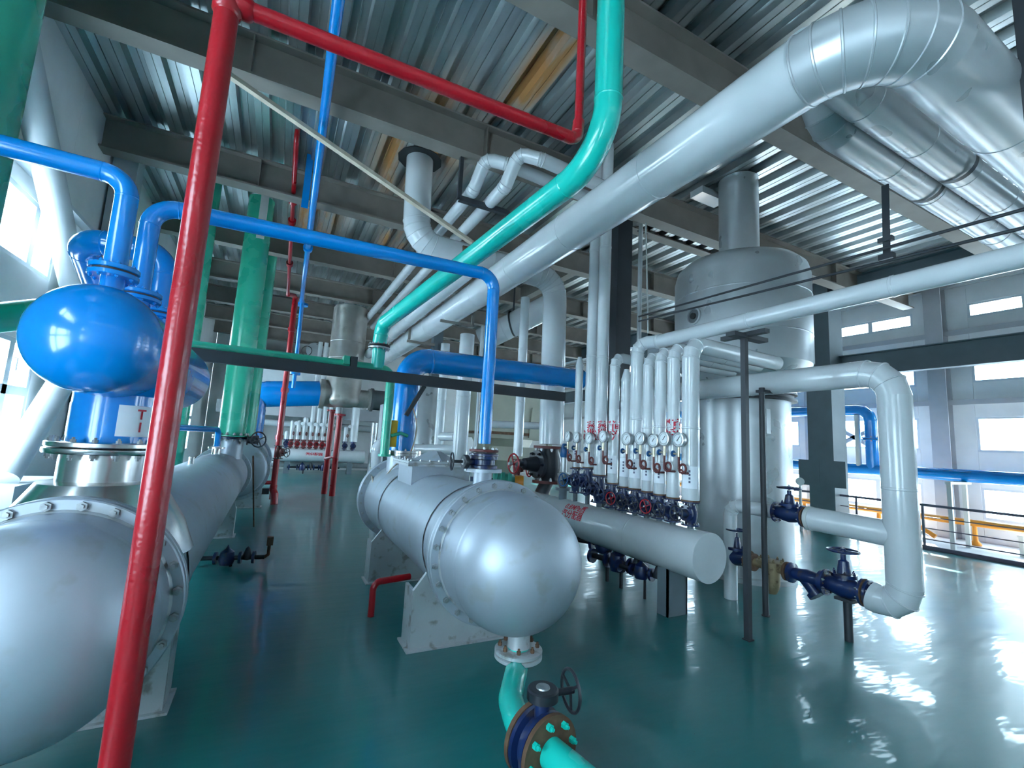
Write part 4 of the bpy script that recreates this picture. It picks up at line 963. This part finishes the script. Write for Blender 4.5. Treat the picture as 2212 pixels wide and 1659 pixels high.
# black gate valve feeding the header
T = gate_valve('gate_valve', 'large black valve with red handwheel joining the drop pipe to the header', (4.06, 6.48, 1.33), (0, 0, 1), (-1, -0.1, 0), 0.15, 0.60, 'valve_black', 'red_paint', 'rust_maroon', wheel_R=0.15, stem_len=0.70)
T.part('stub', MB().cyl((XH+0.12, 6.48, ZH+RH-0.08), (4.06, 6.48, 1.1), 0.11, 24), 'valve_black')
T = Thing('safety_valve', 'grey safety valve with blue cap at the far end of the header', 'valve', (XH-0.03, 5.62, 0.9))
sv = Vector((XH-0.02, 5.62, 0.88))
T.part('stub', MB().cyl(sv, sv+Vector((0, 0, 0.14)), 0.06, 16), 'column_grey'); T.part('flange', MB().cyl(sv+Vector((0, 0, 0.13)), sv+Vector((0, 0, 0.17)), 0.11, 20), 'column_grey')
T.part('body', MB().lathe(sv+Vector((0, 0, 0.17)), (0, 0, 1), [(0.05, 0), (0.085, 0.05), (0.085, 0.16), (0.09, 0.17), (0.09, 0.20), (0.04, 0.22), (0.04, 0.45), (0, 0.45)], 18), 'gauge_case')
T.part('cap', MB().lathe(sv+Vector((0, 0, 0.60)), (0, 0, 1), [(0.05, 0), (0.06, 0.02), (0.06, 0.12), (0.03, 0.20), (0, 0.2)], 14), 'wheel_blue')
T.part('lever', MB().bar(sv+Vector((0, 0, 0.78)), sv+Vector((0.02, -0.12, 0.62)), 0.02, 0.02), 'wheel_blue')
# ================================================================== FLASH TANK
TX, TY = 6.1, 4.45
T = Thing('flash_tank', 'big pale grey clad tank with a wide upper drum and a neck into the deck', 'tank', (TX, TY, 0))
T.part('lower_body', MB().lathe((TX, TY, 0), (0, 0, 1), [(0.66, 0), (0.66, 0.06), (0.64, 0.08), (0.64, 2.44), (0, 2.44)], 64), 'grey_cladding')
T.part('joint_ring', MB().lathe((TX, TY, 2.42), (0, 0, 1), [(0.64, 0), (0.72, 0), (0.72, 0.03), (0.68, 0.04), (0.68, 0.08), (0.72, 0.09), (0.72, 0.12), (0.6, 0.12)], 64), 'steel_dark')
T.part('cone', MB().lathe((TX, TY, 2.54), (0, 0, 1), [(0.62, 0), (0.66, 0.05), (0.92, 0.40), (0.93, 0.42)], 64), 'grey_cladding')
T.part('upper_drum', MB().lathe((TX, TY, 2.94), (0, 0, 1), [(0.935, 0), (0.935, 1.32), (0.90, 1.46), (0.80, 1.56), (0.5, 1.64), (0.30, 1.66), (0, 1.66)], 72), 'grey_cladding')
for z in (3.35, 3.95): T.part('cladding_joint', MB().tube([(TX, TY, z-0.01), (TX, TY, z-0.005), (TX, TY, z+0.005), (TX, TY, z+0.01)], [0.935, 0.939, 0.939, 0.935], 72, caps=False), 'grey_cladding')
T.part('neck', MB().cyl((TX, TY, 4.56), (TX, TY, ZD-0.005), 0.285, 40), 'grey_cladding')
hp = PX(1508, 685, TX-0.85); hd = (hp-Vector((TX, TY, hp.z))).normalized(); hc = Vector((TX, TY, hp.z))+hd*0.945
T.part('port_rim', MB().lathe(hc-hd*0.06, hd, [(0.13, 0), (0.13, 0.07), (0.105, 0.07), (0.095, 0.0)], 28), 'grey_cladding')
T.part('port_hole', MB().lathe(hc-hd*0.02, hd, [(0.10, 0.012), (0.0, 0.012)], 24), 'duct_dark')
T.part('port_stub', MB().cyl(hc-hd*0.02, hc+hd*0.02, 0.045, 18), 'needle_black')
nd = PY(1715, 900, 3.9)
T.part('sight_plate', MB().box((TX-0.30, TY-0.60, 1.95), (TX-0.22, TY-0.585, 2.28)), 'white_cladding', smooth=False)
# ================================================================== U-SHAPED PIPE AND CONDENSATE CHAIN (plane X = 4.9)
XU = 4.9
T = pipe('clad_pipe', 'white clad U-shaped pipe standing at the right with its upper arm', [(XU, 4.6, 2.47), (XU, 2.05, 2.47), (XU, 2.05, 0.40), (XU, 2.30, 0.46)], 0.128, 'white_cladding', [0.22, 0.16], n=40, gores=3, bands=1.2)
T.part('side_arm', MB().cyl((XU, 2.10, 1.03), (XU, 2.80, 1.05), 0.115, 36), 'white_cladding')
T.part('end_collar', MB().cyl((XU, 2.79, 1.05), (XU, 2.83, 1.05), 0.118, 36), 'stand_white')
gate_valve('gate_valve', 'blue handwheel valve on the middle arm of the U-shaped pipe', (XU, 3.02, 1.06), (0, 1, 0), (0, 0, 1), 0.062, 0.30, 'valve_blue', 'valve_blue', 'valve_blue', wheel_R=0.11, stem_len=0.27)
T = Thing('flange_pair', 'rusty flange pair beside the middle arm valve', 'flange', (XU, 2.85, 0.96)); flange(T, (XU, 2.85, 1.055), (0, 1, 0), 0.10, 0.022, mat='rust_iron', mat2='valve_blue', nb=8)
T = pipe('clad_pipe', 'white pipe elbow rising beside the tank to the middle arm valve', [(XU-0.02, 3.17, 1.06), (XU-0.02, 3.72, 1.06), (XU-0.02, 3.72, 0.0)], 0.075, 'white_cladding', 0.12, gores=3)
# floor level chain: flange, gate valve, strainer, trap, gate valve
ZC = 0.47
T = Thing('flange_pair', 'rusty flange at the foot of the U-shaped pipe', 'flange', (XU, 2.32, 0.36)); flange(T, (XU, 2.335, ZC), (0, 1, 0), 0.12, 0.025, mat='rust_iron', mat2='valve_blue', nb=8)
gate_valve('gate_valve', 'large blue gate valve with handwheel at the foot of the U-shaped pipe', (XU, 2.52, ZC), (0, 1, 0), (0, 0, 1), 0.07, 0.34, 'valve_blue', 'valve_blue', 'valve_blue', wheel_R=0.125, stem_len=0.33)
T = Thing('valve_support', 'short dark post holding up the large blue gate valve', 'support', (XU, 2.50, 0))
T.part('post', MB().cyl((XU, 2.50, 0), (XU, 2.50, ZC-0.10), 0.035, 16), 'steel_dark'); T.part('saddle_plate', MB().box((XU-0.07, 2.42, ZC-0.115), (XU+0.07, 2.58, ZC-0.09)), 'steel_dark', smooth=False)
T = Thing('strainer', 'dark blue Y-strainer between the gate valve and the bronze trap', 'strainer', (XU, 2.86, 0.25))
T.part('body', MB().lathe((XU, 2.70, ZC), (0, 1, 0), [(0, 0), (0.10, 0), (0.10, 0.03), (0.055, 0.04), (0.075, 0.16), (0.055, 0.29), (0.10, 0.30), (0.10, 0.33), (0, 0.33)], 22), 'valve_blue')
T.part('branch', MB().cyl((XU, 2.90, ZC), (XU, 2.78, ZC-0.13), 0.06, 18), 'valve_blue'); T.part('branch_cap', MB().cyl((XU, 2.79, ZC-0.12), (XU, 2.76, ZC-0.152), 0.085, 18), 'valve_blue')
mb = MB()
for i in range(6): mb.bolt((XU+0.08*math.cos(i*PI/3), 2.70, ZC+0.08*math.sin(i*PI/3)), (0, -1, 0), 0.014, 0.02)
T.part('bolt_ring', mb, 'bronze', kind='stuff')
T = Thing('steam_trap', 'bronze-coloured steam trap with a bolted cover by the tank foot', 'steam trap', (XU, 3.24, 0.2))
T.part('body', MB().lathe((XU, 3.24, ZC-0.27), (0, 0, 1), [(0, 0), (0.05, 0.0), (0.075, 0.05), (0.085, 0.10), (0.095, 0.30), (0, 0.30)], 28), 'bronze')
T.part('cover', MB().lathe((XU, 3.24, ZC+0.03), (0, 0, 1), [(0, 0), (0.14, 0), (0.14, 0.03), (0.13, 0.035), (0, 0.045)], 28), 'bronze')
bolt_circle(T, (XU, 3.24, ZC+0.065), (0, 0, 1), 0.115, 8, 0.014, 0.02, 'bronze')
T.part('stub', MB().cyl((XU, 3.03, ZC), (XU, 3.46, ZC), 0.045, 18), 'bronze')
for y in (3.06, 3.44): T.part('flange', MB().cyl((XU, y-0.014, ZC), (XU, y+0.014, ZC), 0.095, 22), 'rust_iron')
gate_valve('gate_valve', 'blue gate valve behind the dark posts at the tank foot', (XU, 3.66, ZC), (0, 1, 0), (0, 0, 1), 0.065, 0.34, 'valve_blue', 'valve_blue', 'rust_iron', wheel_R=0.105, stem_len=0.31)
T = pipe('clad_pipe', 'white stub pipe behind the gate valve at the tank foot', [(XU, 3.84, ZC), (XU, 4.15, ZC), (XU+0.8, 4.25, ZC)], 0.06, 'white_cladding', 0.1)
# posts
T = Thing('support_post', 'dark square post carrying the long overhead white pipe', 'post', (3.98, 2.86, 0))
T.part('post', MB().box((3.955, 2.835, 0), (4.005, 2.885, 2.79)), 'steel_dark', smooth=False); T.part('base_plate', MB().box((3.945, 2.825, 0), (4.015, 2.895, 0.01)), 'steel_dark', smooth=False)
T.part('cross_angle', MB().bar((3.78, 2.86, 2.80), (4.28, 2.86, 2.80), 0.10, 0.04), 'steel_dark', smooth=False); T.part('gusset', MB().bar((3.98, 2.62, 2.815), (3.98, 3.1, 2.815), 0.07, 0.04), 'steel_dark', smooth=False)
T = Thing('support_post', 'thinner dark post under the upper arm of the U-shaped pipe', 'post', (4.76, 3.2, 0))
T.part('post', MB().cyl((4.74, 3.2, 0), (4.74, 3.2, 2.40), 0.03, 16), 'steel_dark'); T.part('head_angle', MB().bar((4.70, 3.2, 2.36), (5.0, 3.2, 2.36), 0.09, 0.03), 'steel_dark', smooth=False)
T.part('base_plate', MB().cyl((4.74, 3.2, 0), (4.74, 3.2, 0.01), 0.04, 20), 'steel_dark')
# conduits strung past the tank
for k, (ya, yb, l) in enumerate(((684, 452, 'thin dark conduit strung across in front of the tank, upper'), (694, 492, 'thin dark conduit strung across in front of the tank, lower'))):
    solo('conduit', MB().tube([PX(1380, ya, 4.9), PX(2212, yb, 4.1)+(PX(2212, yb, 4.1)-PX(1380, ya, 4.9))*0.3], 0.013, 8), 'steel_dark', l, 'conduit')
solo('conduit_bracket', MB().box((4.86, 4.5, 2.98), (4.94, 4.62, 3.28)), 'steel_dark', 'dark conduit bracket beside the dark column', 'bracket', loc=PX(1378, 700, 4.9)-Vector((0, 0, 0.15))) if False else None
h0, h1 = PX(1912, 400, 4.35), PX(1916, 560, 4.35)
T = Thing('strap_hanger', 'dark slotted hanger strip dropping to the conduits', 'bracket', h1)
T.part('strip', MB().bar(h0, h1, 0.05, 0.012, up=(1, 0, 0)), 'steel_dark', smooth=False); T.part('clip', MB().bar(h1-Vector((0, 0.05, -0.02)), h1+Vector((0, 0.05, 0.02)), 0.06, 0.05), 'steel_dark', smooth=False); T.part('clip', MB().bar(h1+Vector((0, -0.05, 0.17)), h1+Vector((0, 0.05, 0.17)), 0.05, 0.04), 'steel_dark', smooth=False)
s0, s1 = PD(2204, -20, 2.6), PD(2222, 150, 2.6)
solo('hanger_strip', MB().bar((s0.x, s0.y, ZD), (s1.x, s1.y, s1.z-0.4), 0.07, 0.02, up=(1, 0, 0)), 'steel_dark', 'dark hanger strip at the upper right corner', 'bracket', smooth=False)
# ceiling strip of timber
solo('timber_batten', MB().bar(PZ(470, 145, 5.36), PZ(1035, 535, 4.35), 0.07, 0.045), 'wood', 'long pale timber batten slanting under the roof beams', 'batten', smooth=False)

# ================================================================== BEYOND THE RAILING
T = pipe('blue_pipe', 'blue pipe along the windows beyond the railing', [(13.0, -5.5, 1.46), (13.0, 14.0, 1.46)], 0.13, 'blue_paint', n=24)
T.part('riser', MB().cyl((13.0, 5.95, 1.46), (13.0, 5.95, 2.66), 0.13, 24), 'blue_paint'); T.part('elbow', MB().tube([(13.0, 5.95, 2.64), (13.0, 5.98, 2.78), (13.0, 6.09, 2.89), (13.0, 6.25, 2.92)], 0.132, 24), 'blue_paint')
T.part('upper_run', MB().cyl((13.0, 6.23, 2.92), (13.0, 14.0, 3.0), 0.13, 24), 'blue_paint'); flange(T, (13.0, 5.95, 2.2), (0, 0, 1), 0.2, 0.03, mat='blue_paint', nb=8)
T.part('white_conduit', MB().cyl((12.95, 6.22, 1.5), (12.95, 6.22, 2.8), 0.06, 16), 'stand_white')
T = pipe('orange_pipe', 'orange gas pipe low along the wall beyond the railing', [(13.5, -5.5, 0.46), (13.5, 14.0, 0.46)], 0.07, 'orange_paint', n=18)
for y in (4.35, 6.1, 7.9, 9.7): T.part('pipe_foot', MB().lathe((13.5, y, 0), (0, 0, 1), [(0.1, 0), (0.1, 0.03), (0.05, 0.1), (0.04, 0.40), (0, 0.4)], 14), 'orange_paint')
T.part('diagonal', MB().cyl((13.45, 5.6, 0.42), (13.45, 5.0, 0.05), 0.05, 14), 'orange_paint')
for k, (y, l) in enumerate(((4.28, 'white frame stand under the blue pipe behind the railing'), (8.3, 'white frame stand under the blue pipe beyond the column'), (0.3, 'white frame stand under the blue pipe nearest the camera'))):
    T = Thing('pipe_stand', l, 'stand', (12.6, y, 0))
    for x in (12.25, 12.95): T.part('leg', MB().box((x-0.035, y-0.035, 0), (x+0.035, y+0.035, 1.28)), 'stand_white', smooth=False)
    T.part('crosshead', MB().box((12.18, y-0.05, 1.28), (13.14, y+0.05, 1.33)), 'stand_white', smooth=False)
T = Thing('pipe_stand', 'low white bench stand by the orange pipe', 'stand', (13.2, 3.5, 0))
for x in (12.9, 13.4): T.part('leg', MB().box((x-0.03, 3.47, 0), (x+0.03, 3.53, 0.36)), 'stand_white', smooth=False)
T.part('crosshead', MB().box((12.85, 3.46, 0.36), (13.6, 3.54, 0.40)), 'stand_white', smooth=False)
for k, (ya, za, yb, zb_, l) in enumerate(((7.9, 3.0, 5.9, 1.75, 'dark diagonal brace by the windows left of the column'), (5.5, 2.9, 7.3, 2.0, 'dark diagonal brace by the windows behind the blue riser'))):
    solo('wall_brace', MB().bar((13.9, ya, za), (13.9, yb, zb_), 0.1, 0.1), 'wall_girt', l, 'brace', smooth=False)
T = Thing('wall_gauge', 'small round gauge on a pipe beside the tank foot', 'gauge', (11.2, 6.9, 0.9))
gq = PD(1728, 1040, 10.5)
T.part('case', MB().lathe(gq, (-0.8, -0.6, 0), [(0, -0.04), (0.09, -0.04), (0.09, 0.02), (0, 0.02)], 22), 'gauge_face'); T.part('stem', MB().cyl(gq-Vector((0, 0, 0.09)), (gq.x, gq.y, 0), 0.03, 12), 'gauge_case')

# ================================================================== MIDDLE BACKGROUND
def riser(label, px, ytop, ybot, Y, r, mat='white_cladding', name='clad_pipe', z0=None, bands=1.4):
    q = PY(px, ybot, Y); q2 = PY(px, ytop, Y)
    return pipe(name, label, [(q.x, Y, q.z if z0 is None else z0), (q.x, Y, min(ZD-0.01, q2.z))], r, mat, n=24, bands=bands)
T = riser('white riser with a red wheel valve beside the middle exchanger', 1118, 640, 985, 7.3, 0.085)
q = PY(1116, 1010, 7.3)
gate_valve('gate_valve', 'red handwheel valve on a slim white riser behind the middle exchanger', (PY(1118, 985, 7.3).x, 7.3, q.z), (0, 0, 1), (1, -0.1, 0), 0.055, 0.30, 'rust_maroon', 'red_paint', 'rust_maroon', wheel_R=0.15, stem_len=0.24)
pipe('clad_pipe', 'white pipe below the red wheel valve', [(PY(1118, 985, 7.3).x, 7.3, 0), (PY(1118, 985, 7.3).x, 7.3, q.z-0.17)], 0.082, 'white_cladding')
riser('thick white riser standing left of the blue drop pipe', 990, 720, 1025, 8.6, 0.15, z0=0.0)
riser('thin white conduit next to the thick white riser', 1022, 700, 1040, 8.4, 0.035, z0=0.0, bands=0)
T = riser('white riser with a side branch left of the thick white riser', 945, 740, 990, 9.6, 0.10, z0=0.0)
a = PY(950, 943, 9.6); b = PY(985, 943, 8.9); T.part('side_branch', MB().cyl(a, b, 0.09, 20), 'white_cladding')
pipe('clad_pipe', 'white horizontal pipe behind the inspection box', [PY(895, 970, 9.2), PY(988, 972, 8.66)], 0.10, 'white_cladding')
T = Thing('storage_tank', 'tall grey tank behind the thick blue riser', 'tank', (3.2, 12.0, 0)); tq = PY(915, 900, 11.6)
T.part('shell', MB().lathe((tq.x, 11.6, 0), (0, 0, 1), [(0.42, 0), (0.42, 2.9), (0.3, 3.05), (0, 3.1)], 40), 'grey_cladding')
T.part('pipe_line', MB().cyl((tq.x+0.45, 11.5, 0), (tq.x+0.45, 11.5, 4.0), 0.03, 10), 'stand_white')
# beige hopper machine
T = Thing('hopper_machine', 'beige hopper machine with conical base in the background', 'machine', (5.9, 11.5, 0))
ma, mc = PY(1060, 880, 10.5), PY(1170, 880, 10.5); cx = (ma.x+mc.x)/2; w = mc.x-ma.x
T.part('body', MB().box((cx-w*0.55, 10.5, 1.75), (cx+w*0.8, 12.0, 3.0)), 'beige_machine', smooth=False)
T.part('rim_band', MB().box((cx-w*0.58, 10.46, 1.85), (cx+w*0.83, 12.04, 1.92)), 'rust_iron', smooth=False)
T.part('cone', MB().lathe((cx, 11.2, 0.45), (0, 0, 1), [(0.22, 0), (w*0.62, 1.3)], 4), 'beige_machine', smooth=False)
T.part('side_wing', MB().extrude([(cx+w*0.25, 10.45, 1.8), (cx+w*0.75, 10.45, 1.8), (cx+w*0.3, 10.45, 2.6)], (0, 0.03, 0)), 'beige_machine', smooth=False)
for sx_ in (-0.5, 0.75): T.part('leg', MB().box((cx+w*sx_-0.06, 10.6, 0), (cx+w*sx_+0.06, 10.72, 1.8)), 'beige_machine', smooth=False)
T.part('panel_strip', MB().box((cx-w*0.5, 10.44, 1.20), (cx+w*0.7, 10.47, 1.55)), 'beige_machine', smooth=False)
pipe('clad_pipe', 'pale horizontal pipe crossing in front of the beige hopper', [PY(1040, 916, 8.4), PY(1200, 921, 8.4)], 0.075, 'white_cladding')
T = pipe('clad_pipe', 'big white clad pipe passing behind the white drop pipe in the background', [PY(1040, 735, 9.0), PY(1190, 660, 8.0)], 0.26, 'white_cladding', bands=0.7)
hq = PY(1108, 700, 8.54); T.part('hanger_rod', MB().cyl(hq+Vector((0, 0, 0.25)), (hq.x, hq.y, ZD), 0.02, 8), 'steel_dark')
solo('pipe_ring', MB().torus(PY(1108, 700, 8.54), (1, -1, 0.3), 0.275, 0.02, 26, 6), 'steel_dark', 'dark support ring round the big background pipe', 'bracket')
# pump on the floor
pq = PD(1085, 1040, 7.4)
pass
T = Thing('pump_motor', 'green finned pump motor behind the middle exchanger', 'pump', (pq.x, pq.y, 0))
ax = Vector((0.9, -0.44, 0))
T.part('motor', MB().lathe(pq-ax*0.16, ax, [(0, 0), (0.12, 0), (0.15, 0.03), (0.15, 0.08), (0.13, 0.09), (0.13, 0.13), (0.15, 0.14), (0.15, 0.20), (0.13, 0.21), (0.13, 0.25), (0.15, 0.26), (0.15, 0.31), (0.09, 0.36), (0, 0.36)], 22), 'pump_green')
T.part('coupling_guard', MB().cyl(pq+ax*0.2, pq+ax*0.34, 0.11, 18), 'orange_paint'); T.part('plinth', MB().box((pq.x-0.35, pq.y-0.25, 0), (pq.x+0.45, pq.y+0.25, pq.z-0.13)), 'column_grey', smooth=False)
T.part('terminal_box', MB().box((pq.x-0.50, pq.y-0.1, pq.z-0.15), (pq.x-0.22, pq.y+0.15, pq.z+0.06)), 'valve_blue', smooth=False)
# trap sets on the floor under the header and beside the left exchanger
def trap_set(label, c, d, s=1.0, post=True):
    c = Vector(c); d = Vector(d).normalized(); T = Thing('trap_set', label, 'valve', (c.x, c.y, 0))
    T.part('pipe', MB().cyl(c-d*0.30*s, c+d*0.34*s, 0.022*s, 12), 'valve_black')
    for t in (-0.26, -0.1, 0.12, 0.24): T.part('flange', MB().cyl(c+d*(t-0.012)*s, c+d*(t+0.012)*s, 0.06*s, 18), 'valve_blue')
    T.part('trap_body', MB().lathe(c-Vector((0, 0, 0.07*s)), (0, 0, 1), [(0, 0), (0.06*s, 0.01), (0.075*s, 0.06*s), (0.06*s, 0.13*s), (0.02*s, 0.16*s), (0, 0.2*s)], 18), 'valve_blue')
    T.part('valve_body', MB().lathe(c+d*0.18*s-Vector((0, 0, 0.03*s)), (0, 0, 1), [(0, 0), (0.045*s, 0.02), (0.04*s, 0.06*s), (0.02*s, 0.12*s), (0, 0.14*s)], 14), 'valve_black')
    if post: T.part('post', MB().cyl((c.x+d.x*0.05, c.y+d.y*0.05, 0), (c.x+d.x*0.05, c.y+d.y*0.05, c.z), 0.014*s, 10), 'steel_dark')
    return T
t1 = trap_set('dark trap and valve set on the floor beside the left exchanger', PZ(490, 1205, 0.10), (1, -0.15, 0), 1.2, post=True)
tq2 = PZ(490, 1205, 0.10); t1.part('gauge_stub', MB().tube([tq2+Vector((0.40, -0.06, 0.0)), tq2+Vector((0.44, -0.07, 0.03)), tq2+Vector((0.44, -0.07, 0.17))], 0.02, 10), 'rust_iron'); t1.part('tap_head', MB().box((tq2.x+0.41, tq2.y-0.1, tq2.z+0.14), (tq2.x+0.48, tq2.y-0.04, tq2.z+0.24)), 'rust_iron', smooth=False)
trap_set('dark trap and valve set under the near half of the header', PX(1385, 1235, 3.85), (0.25, -1, 0), 1.15)
trap_set('dark trap and valve set under the far half of the header', PX(1335, 1215, 3.85), (0.25, -1, 0), 1.5)
trap_set('dark valve cluster low behind the middle dome', PX(1305, 1175, 3.85), (0.6, -1, 0), 1.6)

# ================================================================== FAR END
YQ = 20.3; fa, fb = PY(600, 984, YQ), PY(786, 984, YQ); zq = 0.72; rq = 0.26
T = Thing('steam_header', 'far white distribution drum across the end of the aisle', 'header', ((fa.x+fb.x)/2, YQ, 0))
T.part('drum', MB().cyl((fa.x-0.3, YQ, zq), (fb.x, YQ, zq), rq, 40), 'white_cladding'); T.part('end_disc', MB().lathe((fb.x, YQ, zq), (1, 0, 0), [(rq, 0), (rq*0.9, 0.03), (0, 0.05)], 40), 'white_cladding')
for x in (fa.x+0.35, fb.x-0.55): T.part('leg', MB().box((x-0.1, YQ-0.08, 0), (x+0.1, YQ+0.08, zq-0.15)), 'column_grey', smooth=False)
text_part(T, '汽分配器', Vector((PY(678, 978, YQ).x, YQ-rq*0.98, zq+0.05)), (1, 0, 0), (0, 0, 1), 0.16, 'red_print')
FR = [(618, 0.09, 935, 0), (628, 0.085, 912, 1), (642, 0.085, 912, 1), (656, 0.10, 905, 1), (670, 0.085, 700, 2), (683, 0.085, 700, 2), (696, 0.085, 700, 2), (708, 0.08, 700, 2), (745, 0.085, 925, 1), (763, 0.16, 860, 2)]
FL = ['far white riser at the left end of the far drum', 'far white riser with rounded top, first of three short ones', 'far white riser with rounded top, second of three short ones', 'far white riser with rounded top, third and tallest short one',
      'far tall white riser, left of the four before the separator', 'far tall white riser, second of the four behind the separator', 'far tall white riser, third of the four behind the separator', 'far tall white riser, right of the four behind the red posts', 'short far white riser right of the red posts', 'thick far white riser over a blue valve at the right end of the far drum']
for (px, r, yt, kd), l in zip(FR, FL):
    q = PY(px, 955, YQ); x = q.x; zt_ = PY(px, yt, YQ).z
    T = Thing('steam_riser', l, 'pipe', (x, YQ, zq+rq))
    T.part('pipe_run', MB().cyl((x, YQ, 1.35), (x, YQ, min(5.4, zt_)), r, 20), 'white_cladding')
    if kd != 2: T.part('dome_cap', MB().lathe((x, YQ, zt_), (0, 0, 1), head_profile(r, 0.0, r, 6), 20), 'white_cladding')
    T.part('valve', MB().lathe((x, YQ, zq+rq-0.03), (0, 0, 1), [(0, 0), (0.05, 0), (0.05, 0.06), (0.10, 0.07), (0.10, 0.10), (0.06, 0.12), (0.11, 0.22), (0.06, 0.32), (0.10, 0.34), (0.10, 0.40), (0, 0.4)], 14), 'valve_blue' if px in (618, 745, 763) else 'rust_maroon')
    T.part('valve_wheel', MB().torus((x, YQ-0.2, zq+rq+0.19), (0, 1, 0), 0.09, 0.014, 18, 6), 'valve_blue' if px in (618, 745, 763) else 'red_paint')
    if px not in (618, 763):
        T.part('gauge', MB().lathe((x+0.12, YQ-0.18, 1.98), (0, -1, 0), [(0, 0), (0.075, 0), (0.075, 0.03), (0, 0.035)], 16), 'gauge_face')
        T.part('siphon', MB().torus((x+0.06, YQ-0.16, 1.58), (1, 0.4, 0), 0.06, 0.018, 14, 6), 'rust_maroon')
T = Thing('storage_drum', 'far white horizontal drum with a round manhole on a platform', 'tank', (0.6, 21.4, 2.9))
da, db = PY(575, 800, 21.5), PY(728, 800, 21.5)
T.part('shell', MB().lathe((da.x-0.6, 21.5, da.z), (1, 0, 0), [(0, -0.25), (0.5, -0.2), (0.9, 0), (0.9, db.x-da.x+0.6), (0.6, db.x-da.x+0.8), (0, db.x-da.x+0.85)], 48), 'white_cladding')
mq = PY(680, 757, 20.4); T.part('manhole', MB().lathe((mq.x, 20.75, mq.z), (0, -1, 0), [(0.27, 0), (0.27, 0.25), (0.33, 0.25), (0.33, 0.32), (0, 0.34)], 28), 'grey_cladding'); T.part('manhole_ring', MB().torus((mq.x-0.3, 20.44, mq.z-0.05), (0.3, 1, 0), 0.2, 0.015, 20, 6), 'steel_dark')
T = Thing('platform', 'grey mezzanine platform edge carrying the far drum', 'platform', (1.5, 20.9, 2.3))
T.part('deck_plate', MB().box((XL+0.5, 20.7, 2.62), (6.5, YF-0.05, 2.72)), 'column_grey', smooth=False); T.part('fascia', MB().box((XL+0.5, 20.65, 2.25), (6.5, 20.7, 2.74)), 'wall_girt', smooth=False)
for x in (-1.5, 4.2, 6.3): T.part('leg', MB().box((x-0.1, 20.75, 0), (x+0.1, 20.95, 2.62)), 'column_grey', smooth=False)
pipe('clad_pipe', 'far white pipe running along under the mezzanine', [(-1.2, 21.15, 1.98), (6.2, 21.15, 1.9)], 0.14, 'white_cladding', bands=1.0)
pipe('clad_pipe', 'low far white pipe under the far drum', [(-0.2, 20.9, 0.0), (-0.2, 20.9, 0.32), (4.0, 20.9, 0.32)], 0.11, 'white_cladding', 0.15)
trap_set('far dark trap set under the far drum, left', (1.1, 20.2, 0.25), (1, 0, 0), 1.8); trap_set('far dark trap set under the far drum, right', (1.9, 20.25, 0.25), (1, 0, 0), 1.8)
T = Thing('control_cabinet', 'white control cabinet with tapered base left of the blue riser', 'cabinet', (3.0, 13.0, 0)); cq = PY(838, 910, 12.4)
T.part('body', MB().box((cq.x-0.16, 12.4, 1.55), (cq.x+0.24, 12.8, 2.5)), 'white_cladding', smooth=False); T.part('taper', MB().lathe((cq.x+0.04, 12.6, 1.1), (0, 0, 1), [(0.1, 0), (0.28, 0.45)], 4), 'white_cladding', smooth=False); T.part('stand', MB().box((cq.x-0.04, 12.5, 0), (cq.x+0.12, 12.7, 1.15)), 'column_grey', smooth=False)
T.part('label_plate', MB().box((cq.x-0.10, 12.39, 1.72), (cq.x+0.0, 12.4, 1.8)), 'red_print', smooth=False)
pipe('clad_pipe', 'grey bent pipe standing left of the middle exchanger flange', [Vector((PY(818, 1060, 7.6).x, 7.6, 0)), PY(815, 965, 7.6), PY(845, 945, 7.6)], 0.09, 'white_cladding', 0.12)
T = Thing('wall_pipe_bundle', 'grey tall pipe at the right end of the far drum', 'pipe', (fb.x+0.5, 20.6, 0)); T.part('pipe_run', MB().cyl((fb.x+0.35, 20.4, 0), (fb.x+0.35, 20.4, 2.2), 0.14, 18), 'grey_cladding')
solo('conduit', MB().tube([PX(1395, 480, 5.2), PX(1400, 720, 5.2)], 0.012, 8), 'stand_white', 'thin pale hanging rod left of the tank drum', 'conduit')
riser('slim white riser in front of the dark column', 1380, 300, 740, 6.1, 0.04, bands=0)
# perforated joist beyond the tank
T = Thing('ceiling_light', 'white rectangular lamp fixture under the deck by the tank neck', 'lamp', (5.3, 5.9, 5.9)); lq = PZ(1530, 415, 5.9)
T.part('housing', MB().box((lq.x-0.28, lq.y-0.12, 5.76), (lq.x+0.28, lq.y+0.12, 5.87)), 'white_cladding', smooth=False); T.part('rod', MB().cyl((lq.x, lq.y, 5.87), (lq.x, lq.y, ZD), 0.012, 8), 'steel_dark')
